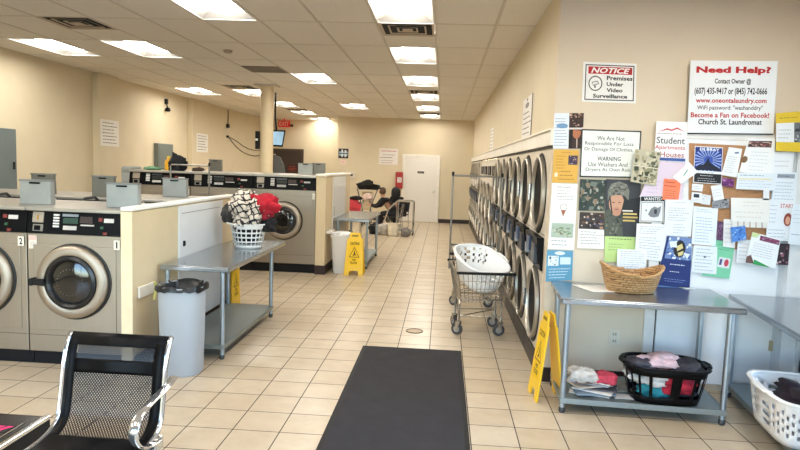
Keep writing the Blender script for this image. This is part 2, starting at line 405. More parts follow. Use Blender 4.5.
# base boards, rails
b = mb(); b.box(-.11, .84, YF-.015, YF, 0, .12); b.box(-3.28, -1.27, YF-.015, YF, 0, .12); struct(b.build('baseboard_far', M_BASE))
b = mb(); b.box(XR+.005, 1.6, YB-.018, YB, 0, .115); struct(b.build('baseboard_notice', M_BASE))
b = mb(); b.box(XL, XL+.015, Y0, 10.67, 0, .1); b.box(XL, XL+.015, 11.36, 14.75, 0, .1); b.box(XL, XL+.015, 15.9, YE, 0, .1); struct(b.build('baseboard_left', M_BASE))
b = mb(); b.box(-3.15, -1.45, YF-.03, YF, 1.02, 1.05); struct(b.build('trim_3', mat('#d9cdb6')))
b = mb(); b.box(XR-.025, XR+.03, YB, YF, 1.905, 2.02); b.box(XR-.04, XR+.0, YB, YF, 2.02, 2.035); struct(b.build('trim_4', mat('#eee8dc', .5), bevel=.003))
b = mb(); b.box(XR-.012, XR+.02, YB+.0, YF, 1.885, 1.905); struct(b.build('trim_5', mat('#2a2320', .6)))
# far white door
dr = mb(); dr.box(-1.20, -.19, YF-.035, YF-.005, .01, 1.99); door = struct(dr.build('door_1', mat('#e7e2da', .45, var=.01), bevel=.003))
f = mb()
f.box(-1.275, -1.20, YF-.05, YF, 0, 2.07); f.box(-.19, -.115, YF-.05, YF, 0, 2.07); f.box(-1.20, -.19, YF-.05, YF, 1.99, 2.07); f.build('door_frame', mat('#ece7de', .5), door, bevel=.004)
h = mb(); h.lathe([(.025, 0), (.025, .02), (.012, .025), (.012, .05), (.03, .055), (.03, .085), (.012, .095)], (-.28, YF-.035, .97), 'y', 16); h.build('door_knob', M_CHROME, door, smooth=True)
s = mb(); s.box(-.80, -.60, YF-.039, YF-.035, 1.50, 1.565); pl = s.build('name_plate', mat('#3a3836'), door)
sheet('plate_text', '', '', [(-.79, YF-.0395, 1.56), (-.61, YF-.0395, 1.56), (-.61, YF-.0395, 1.505), (-.79, YF-.0395, 1.505)], (0, -1, 0), '#3a3836', [('lines', .1, .2, .95, .8, 1, '#c8c4bd')], parent=door, thick=.001)
# dark doorway at the back left
d = mb(); d.box(-5.84, -4.87, YE-.05, YE-.01, .0, 2.10); d2 = struct(d.build('door_2', mat('#3a2c25', .5), bevel=.004))
d = mb(); d.box(-5.9, -5.84, YE-.07, YE, 0, 2.16); d.box(-4.87, -4.81, YE-.07, YE, 0, 2.16); d.box(-5.84, -4.87, YE-.07, YE, 2.10, 2.16); d.build('door_frame', mat('#4a3a30', .5), d2)
d = mb(); d.box(-5.5, -5.42, YE-.13, YE-.05, .98, 1.03); d.build('door_handle', M_CHROME, d2)
sheet('door_notice', 'small red lettered notice on the dark back door', 'sign', [(-5.35, YE-.052, 1.62), (-5.0, YE-.052, 1.62), (-5.0, YE-.052, 1.38), (-5.35, YE-.052, 1.38)], (0, -1, 0), '#4a2620', [('lines', .1, .15, .95, .85, 3, '#d8553c')])

# mat and drain
t = thing('floor_mat', 'long black ribbed entrance mat on the tile floor', 'mat', (-.23, 4.1, 0))
b = mb(); b.box(-.43, .43, -1.59, 1.58, 0, .011)
mm = bpy.data.materials.new('ribbed_black_carpet'); mm.use_nodes = True; nt = mm.node_tree; bs = nt.nodes['Principled BSDF']; bs.inputs['Roughness'].default_value = .95
tc = nt.nodes.new('ShaderNodeTexCoord'); nz = nt.nodes.new('ShaderNodeTexNoise'); nz.inputs['Scale'].default_value = 6; nz.inputs['Detail'].default_value = 8
wv = nt.nodes.new('ShaderNodeTexWave'); wv.inputs['Scale'].default_value = 40; wv.bands_direction = 'X'
nt.links.new(tc.outputs['Object'], nz.inputs['Vector']); nt.links.new(tc.outputs['Object'], wv.inputs['Vector'])
rp = nt.nodes.new('ShaderNodeValToRGB'); rp.color_ramp.elements[0].color = lin('#1f1e21'); rp.color_ramp.elements[1].color = lin('#323033'); nt.links.new(nz.outputs['Fac'], rp.inputs['Fac']); nt.links.new(rp.outputs['Color'], bs.inputs['Base Color'])
bp = nt.nodes.new('ShaderNodeBump'); bp.inputs['Strength'].default_value = .4; bp.inputs['Distance'].default_value = .003; nt.links.new(wv.outputs['Fac'], bp.inputs['Height']); nt.links.new(bp.outputs['Normal'], bs.inputs['Normal'])
b.build('pile', mm, t, bevel=.003)
b = mb()
for s in (-1, 1): b.box(s*.445-.015, s*.445+.015, -1.605, 1.595, 0, .007)
b.box(-.43, .43, 1.58, 1.595, 0, .007); b.box(-.43, .43, -1.605, -1.59, 0, .007); b.build('rubber_edge', M_BLACKM, t)
t = thing('floor_drain', 'small round metal floor drain beyond the end of the black mat', 'drain', (-.235, 6.33, 0))
b = mb(); b.torus(.085, .006, (0, 0, .001), n=32, m=6); b.build('rim', mat('#5a4a3c', .4, .7), t, smooth=True)
b = mb(); b.lathe([(.08, .0), (.08, .002)], n=32); b.build('cover', mat('#b49f84', .5, .2), t)
# ---------------------------------------------------------------- washers
def make_washer(w, ztop, zp0, zp1, kick, rdoor, zdoor, depth=.95, big=False):
    t = thing('washer', 'x', 'washing machine')
    x0, x1 = -w/2+.004, w/2-.004
    b = mb(); b.box(x0, x1, 0, depth, kick, zp0); b.build('cabinet', M_STEEL, t, bevel=.006)
    b = mb(); b.box(x0, x1, .06, depth-.02, 0, kick); b.build('plinth', M_BLACKM, t)
    b = mb(); b.hexa([(x0, -.01, zp0), (x1, -.01, zp0), (x1, depth, zp0), (x0, depth, zp0)], [(x0, .02, zp1), (x1, .02, zp1), (x1, depth, zp1), (x0, depth, zp1)])
    pan = b.build('control_panel', M_BLACK, t, bevel=.004)
    b = mb(); b.box(x0, x1, -.015, depth, zp1, ztop); b.build('top', mat('#a8a49c', .35, .5), t, bevel=.005)
    b = mb(); b.box(x0+.05, x1-.05, -.006, 0, kick+.18, zp0-.09); b.build('front_panel', M_STEEL, t, bevel=.01)
    b = mb(); b.box(x0, x1, -.003, 0, kick+.135, kick+.139); b.build('panel_seam', mat('#5d564e'), t)
    r = rdoor; o = (0, 0, zdoor)
    b = mb(); b.lathe([(r+.012, .002), (r+.012, .012), (r-.0, .016), (r-.03, .003)], o, 'y', 56); b.build('door_gap', mat('#15130f', .6), t, smooth=True)
    b = mb(); b.lathe([(r*.72, .03), (r*.74, .055), (r*.78, .060), (r*.9, .054), (r*.97, .045), (r*.995, .035), (r*.995, .012)], (-.008, 0, zdoor), 'y', 56, cap=False); door = b.build('door', steel('washer_door_steel', '#aca091', .45, (1, 1, 1), .04), t, smooth=True)
    b = mb(); b.lathe([(r*.57, .03), (r*.59, .06), (r*.64, .072), (r*.72, .062), (r*.735, .03)], (-.008, 0, zdoor), 'y', 56, cap=False); b.build('gasket', mat('#17181a', .3), door, smooth=True)
    b = mb(); b.lathe([(.0, .060), (r*.2, .060), (r*.42, .055), (r*.6, .04)], (-.008, 0, zdoor), 'y', 40, cap=False)
    gm = mat('#1b1a19', .08, coat=.6); b.build('door_glass', gm, door, smooth=True)
    b = mb()
    for k in range(24):
        a = 2*PI*k/24; b.lathe([(.004, .055), (.002, .063)], (-.008+math.cos(a)*r*.36, 0, zdoor+math.sin(a)*r*.36), 'y', 6)
    b.build('drum_perforation', mat('#9a948c', .3, .6), door)
    b = mb(); b.hexa([(-r*1.06, -.10, zdoor-.02), (-r*.68, -.10, zdoor-.03), (-r*.68, -.085, zdoor-.03), (-r*1.06, -.07, zdoor-.02)], [(-r*1.06, -.10, zdoor+.02), (-r*.68, -.10, zdoor+.03), (-r*.68, -.085, zdoor+.03), (-r*1.06, -.07, zdoor+.02)])
    b.box(-r*1.09, -r*.98, -.105, -.03, zdoor-.028, zdoor+.028)
    b.build('door_handle', M_BLACKM, door, bevel=.006)
    # fascia details; y just in front of the sloping panel
    H = zp1-zp0
    def pan_y(z): return -.01+.03*(z-zp0)/H
    def pb(name, u0, u1, v0, v1, m, dpt=.006, bev=.0015):
        z0, z1 = zp0+v0*H, zp0+v1*H; a, c = x0+u0*w, x0+u1*w; q = mb()
        q.hexa([(a, pan_y(z0)-dpt, z0), (c, pan_y(z0)-dpt, z0), (c, pan_y(z0)+.002, z0), (a, pan_y(z0)+.002, z0)], [(a, pan_y(z1)-dpt, z1), (c, pan_y(z1)-dpt, z1), (c, pan_y(z1)+.002, z1), (a, pan_y(z1)+.002, z1)])
        return q.build(name, m, pan, bevel=bev)
    pb('coin_slot_plate', .055, .17, .48, .95, mat('#a79b8d', .4, .5)); pb('coin_return', .065, .17, .10, .40, mat('#8d8a83', .35, .6)); pb('return_flap', .08, .145, .14, .35, M_BLACK, .009)
    big or pb('coin_slot', .105, .12, .6, .82, mat('#b98a3a', .3, .8), .010)
    q = mb()
    for k in range(5):
        z0 = zp0+(.30+.125*k)*H; q.box(x0+.275*w, x0+.335*w, pan_y(z0)-.007, pan_y(z0)+.004, z0, z0+.075*H)
    q.build('price_strips', M_WHITE, pan)
    pb('display', .365, .53, .78, .90, mat('#4a4f54' if big else '#8e959c', .3)); pb('display_window', .375, .53, .48, .72, mat('#161c1a' if big else '#1c3f30', .4)); pb('instruction_label', .38, .52, .20, .38, mat('#bdbab6', .6))
    pb('cycle_light', .56, .70, .40, .46, mat('#c9c4be', .5)); pb('programme_plate', .55, .68, .52, .80, mat('#35221d', .4))
    pb('selector_label', .80, .90, .58, .70 if big else .76, mat('#cfccc8', .6)); pb('selector_button', .745, .785, .62, .78, mat('#7a2a24', .5), .01)
    pb('start_button', .77, .80, .30, .40, mat('#27593a', .5), .01); pb('stop_button', .80, .84, .05, .16, mat('#7a2a24', .5), .01)
    return t
def washer_mark(t, w, zp0, s):
    q = sheet('number_label', '', '', [(w/2-.068, -.0095, zp0-.03), (w/2-.018, -.0095, zp0-.03), (w/2-.018, -.0095, zp0-.105), (w/2-.068, -.0095, zp0-.105)], (0, -1, 0), '#e3ddd2', [('text', .38 if s == '1' else .25, .15, .62 if s == '1' else .75, .85, s, '#1a1a1a', .03)], parent=t)
    return q
W = .785
wa = make_washer(W, 1.279, 1.075, 1.253, .12, .292, .70, depth=.89)
wa.location = (-2.878, 4.68, 0); wa['label'] = 'steel front-loading washer numbered 1, at the right end of the front bank'; wa['group'] = 'front bank washers'
others = [dup(wa, (-2.878-W*k, 4.68, 0)) for k in (1, 2, 3)]
others[0]['label'] = 'steel front-loading washer numbered 2, cut off by the left edge'
others[1]['label'] = others[2]['label'] = 'washer further left in the front bank, beyond washer 2'
others[1]['group'] = others[2]['group'] = 'front bank washers outside the frame'
back = [dup(wa, (-2.878-W*k, 6.93, 0), PI) for k in range(4)]
for o in back:
    o['group'] = 'washers facing away behind the front bank'; o['label'] = 'washer backing on to the front bank, only its top showing'
washer_mark(wa, W, 1.075, '1'); washer_mark(others[0], W, 1.075, '2')
sheet('instruction_sticker', '', '', [(-.375, -.002, 1.055), (-.31, -.002, 1.055), (-.31, -.002, .95), (-.375, -.002, .95)], (0, -1, 0), '#ded6cc', [('rect', .05, .02, .95, .35, '#d8b9ae'), ('lines', .1, .45, .95, .95, 4, '#77706a')], parent=wa)
# pipe trough between the two rows
t = thing('pipe_trough', 'grey metal trough with hoses between the two rows of washers', 'trough', (-4.22, 5.805, 0))
b = mb(); b.box(-1.7, 1.70, -.22, .22, 1.10, 1.12); b.box(-1.7, 1.7, -.235, -.22, .95, 1.235); b.box(-1.7, 1.7, .22, .235, .95, 1.235); b.box(-1.66, -1.6, -.2, .2, 0, 1.1); b.box(1.6, 1.66, -.2, .2, 0, 1.1); b.build('channel', M_DULL, t)
for k in range(7):
    x = -1.45+k*.45; b = mb(); b.tube([(x, -.2, 1.2), (x+.02, -.1, 1.29), (x+.05, .02, 1.30), (x+.06, .12, 1.22), (x+.05, .15, 1.12)], .014, 8); b.build('hose', mat('#2b2a29' if k % 2 else '#b9b6b0', .5), t, smooth=True)
b = mb(); b.tube([(-1.65, .05, 1.17), (1.65, .05, 1.17)], .022, 10); b.build('pipe', mat('#8f6f55', .4, .6), t, smooth=True)
# grey supply boxes on the bank tops
def make_gbox(w, h, d=.13, col='#9a9d9b'):
    t = thing('metal_supply_box', 'x', 'box')
    b = mb(); b.hexa([(-w/2, -d/2, 0), (w/2, -d/2, 0), (w/2, d/2, 0), (-w/2, d/2, 0)], [(-w/2, -d/2, h), (w/2, -d/2, h), (w/2, d/2-.015, h), (-w/2, d/2-.015, h)]); b.build('case', mat(col, .45, .35, var=.1, scale=5), t, bevel=.004)
    b = mb(); b.box(-w/2-.006, w/2+.006, -d/2-.006, d/2-.01, h-.014, h); b.build('lid', mat('#7e817f', .45, .4), t, bevel=.003)
    b = mb(); b.box(-w*.17, w*.17, -d/2-.008, -d/2+.002, h-.034, h-.02); b.build('slot', M_BLACK, t)
    return t
g1 = make_gbox(.265, .205, .07); g1.location = (-3.37, 4.97, 1.28); g1['label'] = 'light grey metal box on top of washer 2, left of the two front boxes'; g1['group'] = 'grey metal boxes on the front washer bank'
G = 'grey metal boxes on the front washer bank'
dup(g1, (-2.625, 4.97, 1.28), label='light grey metal box on top of washer 1, by the end panel', group=G)
g2 = make_gbox(.235, .215, .07, '#74736c')
for i, (x, y, lab) in enumerate(((-4.20, 6.30, 'dark grey metal box behind and left, partly hidden by the leftmost light box'), (-3.54, 6.30, 'dark grey metal box on the rear washers, behind the box on washer 1'))):
    o = g2 if i == 0 else dup(g2); o.location = (x, y, 1.28); o['label'] = lab; o['group'] = G
g3 = dup(g1, (-2.93, 6.66, 1.28), label='grey metal box on the rear washers, before the black control panels', group=G)
# end panel of the front bank (the peninsula side)
t = thing('bank_end_panel', 'beige panelled end wall of the front washer bank with a white cap', 'partition', (-2.445, 5.84, 0))
b = mb(); b.box(-.04, .045, -1.18, 1.17, 0, 1.275); b.build('panelling', mat('#d6c3a0', .6, var=.02), t, bevel=.003)
b = mb(); b.box(-.038, .06, -1.20, 1.19, 1.28, 1.31); b.build('cap', mat('#f2efe9', .35, var=.01), t, bevel=.006)
b = mb(); b.box(.045, .055, -1.18, 1.17, 0, .12); b.box(-.04, .055, 1.17, 1.18, 0, .12); b.build('kick_strip', M_BASE, t)
b = mb(); b.box(-.04, .05, -1.19, -1.18, 0, 1.275); b.build('corner_trim', mat('#e2d2b0', .5), t)
b = mb(); b.box(.045, .06, -.34, .78, .13, 1.265); wp = b.build('access_panel', mat('#dfe0e2', .5, var=.015), t, bevel=.003)
b = mb(); b.box(.06, .062, -.28, .70, 1.195, 1.20); b.build('panel_groove', mat('#7d7468'), wp)
b = mb(); b.box(.06, .07, -.26, -.23, .89, .94); b.box(.066, .078, -.252, -.238, .90, .935); b.build('latch', M_BLACKM, wp)
t = thing('wall_bracket', 'short white rail fixed to the beige end panel above the grey bin', 'bracket', (-2.399, 4.87, .62))
b = mb(); b.box(.0, .022, -.13, .13, -.045, .045); b.build('rail', mat('#e6e3db', .5), t, bevel=.004)
b = mb(); b.tube([(.03, .1, .05), (.034, .12, .02), (.034, .11, -.03), (.03, .09, -.1)], .009, 8); b.build('strap', mat('#d6d27a', .6), t, smooth=True)

# rear bank of large washers
WB = .98
wb = make_washer(WB, 1.505, 1.283, 1.473, .146, .285, .81, depth=1.05, big=True)
wb.location = (-2.415, 9.37, 0); wb['label'] = 'large steel washer at the right end of the rear bank, behind the plaid laundry'; wb['group'] = 'large washers of the rear bank'
sheet('number_label', '', '', [(.435, -.0095, 1.24), (.475, -.0095, 1.24), (.475, -.0095, 1.15), (.435, -.0095, 1.15)], (0, -1, 0), '#e3ddd2', [('lines', .2, .2, .8, .8, 2, '#555555')], parent=wb)
o = dup(wb, (-3.397, 9.37, 0), label='large steel washer in the rear bank, second from its right end', group='large washers of the rear bank')
o = dup(wb, (-4.379, 9.37, 0), label='large washer at the left end of the rear bank, under the yellow bottle', group='large washers of the rear bank')
t = thing('rear_worktop', 'flat grey worktop running behind the rear bank of washers', 'worktop', (-3.43, 11.15, 0))
b = mb(); b.box(-1.55, 1.44, -.48, .56, 1.45, 1.49); b.build('top', mat('#b8b2a6', .4), t, bevel=.004)
b = mb(); b.box(-1.5, 1.40, -.46, .52, 0, 1.45); b.build('casing', mat('#cdbb99', .6), t)
t = thing('bank_end_panel', 'beige end wall of the rear washer bank with white door and cap', 'partition', (-1.855, 10.58, 0))
b = mb(); b.box(-.065, .085, -1.23, 1.22, 0, 1.505); b.build('panelling', mat('#d6c3a0', .6, var=.02), t, bevel=.003)
b = mb(); b.box(-.075, .10, -1.25, 1.24, 1.505, 1.54); b.build('cap', mat('#efe9dc', .4, var=.01), t, bevel=.006)
b = mb(); b.box(-.065, .09, -1.24, -1.23, 0, .14); b.box(.085, .095, -1.23, 1.22, 0, .14); b.build('kick_strip', M_BASE, t)
b = mb(); b.box(.085, .10, -.66, .60, .16, 1.49); wp = b.build('white_door', mat('#dedcd8', .5, var=.015), t, bevel=.003)
b = mb(); b.box(.10, .112, -.60, -.57, .86, 1.02); b.build('handle', M_CHROME, wp)
b = mb(); b.box(.085, .15, -1.1, -.75, .62, .66); b.build('white_ledge', M_WHITE, t, bevel=.004)
g = 'grey metal boxes on the rear worktop'
o = dup(g1, (-2.50, 11.2, 1.491), label='pale grey metal box on the rear worktop, left of the pair by the end panel', group=g)
o = dup(g2, (-2.27, 11.26, 1.491), label='darker grey metal box at the right end of the rear worktop', group=g)
o = dup(g2, (-4.17, 11.2, 1.491), label='dark grey metal box on the rear worktop, left of the round column', group=g)

# things standing on the rear washers
t = thing('detergent_bottle', 'yellow plastic detergent bottle on the left washer of the rear bank', 'bottle', (-4.36, 9.65, 1.506))
b = mb(); b.lathe([(.0, 0), (.055, 0), (.06, .01), (.06, .13), (.045, .165), (.022, .175), (.022, .19)], n=20); b.build('body', mat('#e0a526', .4), t, smooth=True)
b = mb(); b.lathe([(.027, .187), (.027, .225), (.0, .227)], n=16); b.build('cap', mat('#e8c64a', .4), t, smooth=True)
b = mb(); b.tube([(.05, 0, .06), (.085, 0, .08), (.085, 0, .13), (.045, 0, .155)], .01, 8); b.build('handle', mat('#e0a526', .4), t, smooth=True)
garment('folded_cloth', 'green cloth lying at the left end of the rear washers', 'cloth', (-4.62, 9.65, 1.53), (.13, .1, .03), '#6f9a78', 3)
garment('jacket', 'black jacket slumped on the rear washers beside the yellow bottle', 'jacket', (-4.20, 9.62, 1.60), (.12, .09, .155), '#15161c', 8, lumps=.5)
garment('cap', 'brown cap lying on the rear washers right of the black jacket', 'cap', (-3.9, 9.7, 1.535), (.09, .09, .035), '#4b3a30', 12)
t = thing('dispenser_unit', 'grey rounded metal unit at the left end of the rear bank', 'dispenser', (-4.98, 9.6, 0))
b = mb(); b.box(-.09, .09, -.1, .25, 0, 1.55); b.build('case', mat('#8c8f8c', .5, .3), t, bevel=.03)
b = mb(); b.box(-.07, .07, -.108, -.1, 1.2, 1.45); b.build('front_plate', mat('#a5a7a4', .4, .3), t, bevel=.003)
# ---------------------------------------------------------------- dryers (origin at floor, front faces -x, runs along +y)
M_DRY = mat('#ddd3c2', .38, .15, var=.02); M_DRYD = mat('#100d0d', .5, spec=.06)
M_RING = steel('dryer_ring', '#bdb6aa', .38, (1, 1, 1), .05)
def dryer_door(t, y, z, r, name):
    b = mb(); b.lathe([(r*.925, .003), (r*.925, .03), (r*.94, .038), (r*.98, .038), (r, .032), (r, .0)], (0, y, z), 'x', 44, cap=False); d = b.build(name, M_RING, t, smooth=True)
    b = mb(); b.lathe([(r+.028, .0), (r+.028, .004), (r-.01, .005)], (0, y, z), 'x', 44, cap=False); b.build('door_seal', M_BLACKM, d, smooth=True)
    b = mb(); b.lathe([(.0, .006), (r*.4, .006), (r*.7, .006), (r*.93, .006)], (0, y, z), 'x', 44, cap=False); b.build('door_glass', M_DRYD, d, smooth=True)
    b = mb(); b.box(-.06, -.035, y-.02+r*.91, y+.02+r*.91, z-.08, z+.08); b.build('door_handle', M_CHROME, d, bevel=.008)
def make_stack(w=.86):
    t = thing('stack_dryer', 'x', 'dryer')
    b = mb(); b.box(0, .80, .004, w-.004, .165, 1.885); b.build('cabinet', M_DRY, t, bevel=.006)
    b = mb(); b.box(-.012, .78, .006, w-.006, 0, .165); b.build('plinth', mat('#241b18', .45), t, bevel=.004)
    dryer_door(t, w/2, 1.505, .325, 'upper_door'); dryer_door(t, w/2, .53, .315, 'lower_door')
    b = mb(); b.hexa([(-.02, .06, .875), (.0, .06, .875), (.0, w-.06, .875), (-.02, w-.06, .875)], [(-.06, .06, 1.15), (.0, .06, 1.15), (.0, w-.06, 1.15), (-.06, w-.06, 1.15)])
    p = b.build('control_panel', M_BLACK, t, bevel=.004)
    b = mb(); b.box(-.065, -.03, .14, .34, .92, 1.09); b.build('coin_box', mat('#3a3c42', .35, .5), p, bevel=.004)
    b = mb(); b.box(-.07, -.04, .44, .62, 1.0, 1.12); b.build('display', mat('#2c4568', .35), p, bevel=.003)
    b = mb(); b.box(-.06, -.03, .66, .76, .95, 1.04); b.build('instruction_label', mat('#9ba3ab', .5), p)
    b = mb()
    for z in (.86, 1.17): b.box(-.004, 0, .03, w-.03, z, z+.004)
    b.build('panel_seam', mat('#8d8474'), t)
    return t
SY = 5.11
d0 = make_stack(); ordl = ['nearest', 'second nearest', 'third', 'fourth', 'fifth', 'sixth']
for k in range(6):
    o = d0 if k == 0 else dup(d0)
    o.location = (XR, SY+.86*k, 0); o['group'] = 'stacked dryers nearest the notice board'
    o['label'] = '%s double stacked dryer from the notice board corner, round dark doors in steel rings' % ordl[k]
def make_mid(w=1.08):
    t = thing('stack_dryer', 'x', 'dryer')
    b = mb(); b.box(.02, .80, .004, w-.004, .165, 1.885); b.build('cabinet', mat('#e3dccf', .4, .1, var=.02), t, bevel=.006)
    b = mb(); b.box(-.012, .78, .006, w-.006, 0, .165); b.build('plinth', mat('#241b18', .45), t, bevel=.004)
    dryer_door(t, w/2, 1.09, .33, 'upper_door'); dryer_door(t, w/2, .49, .29, 'lower_door')
    b = mb(); b.box(-.0, .02, .2, w-.2, 1.59, 1.76); b.build('control_panel', M_BLACK, t, bevel=.003)
    b = mb(); b.box(-.004, .0, .3, .5, 1.63, 1.7); b.build('display', mat('#35557a', .25), t)
    return t
m0 = make_mid()
for k in range(4):
    o = m0 if k == 0 else dup(m0)
    o.location = (XR, 10.27+1.08*k, 0); o['group'] = 'dryers with square black displays in the middle of the dryer wall'
    o['label'] = '%s of the four dryers topped by small square black displays, halfway down the dryer wall' % ['first', 'second', 'third', 'fourth'][k]
for k in range(5):
    o = dup(d0, (XR, 14.60+.86*k, 0), group='stacked dryers at the far end')
    o['label'] = '%s stacked dryer from the far end of the dryer wall' % ['fifth', 'fourth', 'third', 'second', 'last'][k]
b = mb(); b.box(XR, XR+.8, 18.902, YF, 0, 1.885); b.box(XR, XR+.85, YB+.12, SY, 0, 1.885); struct(b.build('trim_6', M_DRY))

# ---------------------------------------------------------------- stainless tables
def table(name, label, x0, x1, y0, y1, h, lx, ly, shelf=.14, r=.021, apron=.045, backsp=0, group=None, inset=.0):
    t = thing(name, label, 'table', ((x0+x1)/2, (y0+y1)/2, 0), group=group)
    cx, cy = (x0+x1)/2, (y0+y1)/2; X0, X1, Y0_, Y1 = x0-cx, x1-cx, y0-cy, y1-cy
    b = mb(); b.box(X0, X1, Y0_, Y1, h-.012, h)
    b.box(X0, X1, Y0_, Y0_+.012, h-apron, h-.01); b.box(X0, X1, Y1-.012, Y1, h-apron, h-.01); b.box(X0, X0+.012, Y0_, Y1, h-apron, h-.01); b.box(X1-.012, X1, Y0_, Y1, h-apron, h-.01)
    b.build('tabletop', M_STEEL_V, t, bevel=.006)
    b = mb(); s0, s1, q0, q1 = lx[0]-cx, lx[1]-cx, ly[0]-cy, ly[1]-cy
    b.box(s0-.02, s1+.02, q0-.02, q1+.02, shelf-.01, shelf); b.box(s0-.02, s1+.02, q0-.025, q0-.012, shelf-.04, shelf); b.box(s0-.02, s1+.02, q1+.012, q1+.025, shelf-.04, shelf); b.box(s1+.01, s1+.022, q0-.02, q1+.02, shelf-.04, shelf); b.box(s0-.022, s0-.01, q0-.02, q1+.02, shelf-.04, shelf)
    b.build('shelf', M_DULL, t, bevel=.003)
    for x in (s0, s1):
        for y in (q0, q1):
            b = mb(); b.lathe([(r, .04), (r, h-.013)], (x, y, 0), n=18); l = b.build('leg', M_LEG, t, smooth=True)
            b = mb(); b.lathe([(r*.8, .0), (r*1.05, .01), (r*1.05, .035), (r*.8, .045)], (x, y, 0), n=18); b.build('foot', mat('#4c4f52', .5, .4), l, smooth=True)
    return t
table('folding_table', 'steel folding table against the beige end panel, carrying the heaped white basket', -2.365, -1.77, 5.06, 6.97, .80, (-2.31, -1.83), (5.06+.03, 6.60), .13)
table('folding_table', 'small steel table behind the far yellow wet floor sign', -1.745, -1.16, 9.95, 11.7, .825, (-1.69, -1.21), (10.05, 11.55), .13)
t1 = table('folding_table', 'steel table under the notice board with a wicker basket on top', .868, 2.08, 4.30, 4.97, .835, (.92, 2.0), (4.36, 4.90), .11); t1.rotation_euler = (0, 0, -.055); t1.location.y -= .035
t2 = table('folding_table', 'steel table at the right edge with a white laundry basket on its shelf', 2.125, 2.745, 2.62, 4.92, .80, (2.16, 2.70), (2.7, 4.85), .11); t2.rotation_euler = (0, 0, -.11)

# ---------------------------------------------------------------- laundry baskets
def sup(a, n=3.2):
    c, s = math.cos(a), math.sin(a)
    return (math.copysign(abs(c)**(2/n), c), math.copysign(abs(s)**(2/n), s))
def holed_basket(name, label, a0, b0, a1, b1, h, nu, nv, hole, m, loc, rot=(0, 0, 0), n=3.2, group=None, dip=0, th=.004, rim=.012, cat='laundry basket'):
    t = thing(name, label, cat, loc, rot=rot, group=group)
    def P(i, v, off=0):
        c, s = sup(2*PI*i/nu, n); k = v**.85; zt = h + dip*(abs(c)**3)
        return ((a0+(a1-a0)*k+off)*c, (b0+(b1-b0)*k+off)*s, zt*v)
    b = mb(); V = []; F = []
    for j in range(nv+1):
        for i in range(nu): V.append(P(i, j/nv))
    for j in range(nv):
        for i in range(nu):
            if hole(i, j): continue
            i2 = (i+1) % nu; F.append((j*nu+i, j*nu+i2, (j+1)*nu+i2, (j+1)*nu+i))
    V2 = len(V); b.add(V, F); b.add([P(i, 0) for i in range(nu)], [tuple(range(nu-1, -1, -1))])
    o = b.build('basket_wall', m, t, smooth=True); s = o.modifiers.new('s', 'SOLIDIFY'); s.thickness = th; s.offset = 0
    b = mb(); b.tube([P(i, 1, rim*.3) for i in range(nu)], rim, 8, closed=True, flat=(rim*1.25, rim*.7)); b.build('rim', m, t, smooth=True)
    for sg in (-1, 1):
        b = mb(); a = a1+rim*1.6; z = h+dip
        b.tube([(sg*(a1*.93), -b1*.38, z), (sg*a, -b1*.30, z+.004), (sg*(a+.012), 0, z+.006), (sg*a, b1*.30, z+.004), (sg*(a1*.93), b1*.38, z)], rim*.8, 8); b.build('handle', m, t, smooth=True)
    return t
M_WB = mat('#eeeeee', .35, var=.01)
nu = 64
# heaped basket on the left table: tall narrow slots
holed_basket('laundry_basket', 'round white slatted laundry basket heaped with plaid and red laundry', .13, .13, .185, .185, .25, 88, 16,
             lambda i, j: 1 < j < 14 and j % 3 != 1 and i % 4 != 0, M_WB, (-2.005, 6.33, .802), (0, 0, .3), n=2.2)
garment('plaid_blanket', 'white and black plaid laundry heaped in the round white basket', 'laundry', (-2.0, 6.29, 1.15), (.15, .15, .195), 'PLAID' if False else mat('#d8d2ca', .9), 4, lumps=.62, seglevel=5)
pm = bpy.data.materials.new('plaid_cotton'); pm.use_nodes = True; nt = pm.node_tree; bs = nt.nodes['Principled BSDF']; bs.inputs['Roughness'].default_value = .9
tc = nt.nodes.new('ShaderNodeTexCoord'); mp = nt.nodes.new('ShaderNodeMapping'); mp.inputs['Rotation'].default_value = (.3, .4, .35); mp.inputs['Scale'].default_value = (1, 1, 1)
nt.links.new(tc.outputs['Object'], mp.inputs['Vector'])
last = None
for d, sc in (('X', 5.5), ('Z', 5.0)):
    w = nt.nodes.new('ShaderNodeTexWave'); w.bands_direction = d; w.inputs['Scale'].default_value = sc; w.inputs['Distortion'].default_value = 1.3; w.inputs['Detail'].default_value = 0; w.inputs['Detail Scale'].default_value = 1.2
    nt.links.new(mp.outputs['Vector'], w.inputs['Vector'])
    r = nt.nodes.new('ShaderNodeValToRGB'); e = r.color_ramp.elements; e[0].position = .0; e[0].color = lin('#24222a'); e[1].position = .2; e[1].color = lin('#e6e0d8')
    x = e.new(.09); x.color = lin('#55525a'); r.color_ramp.interpolation = 'LINEAR'; nt.links.new(w.outputs['Fac'], r.inputs['Fac'])
    if last is None: last = r.outputs['Color']
    else:
        mx = nt.nodes.new('ShaderNodeMix'); mx.data_type = 'RGBA'; mx.blend_type = 'MULTIPLY'; mx.inputs['Factor'].default_value = 1
        nt.links.new(last, mx.inputs['A']); nt.links.new(r.outputs['Color'], mx.inputs['B']); last = mx.outputs['Result']
nt.links.new(last, bs.inputs['Base Color'])
bpy.data.objects['plaid_blanket'].data.materials[0] = pm
garment('red_sweater', 'bright red garment on top of the plaid laundry in the round basket', 'laundry', (-1.88, 6.38, 1.25), (.17, .13, .11), '#a81026', 6, lumps=.45, rz=.4)
garment('black_garment', 'black garment hanging over the right rim of the round basket', 'laundry', (-1.80, 6.36, 1.04), (.07, .09, .09), '#141319', 9, lumps=.5)
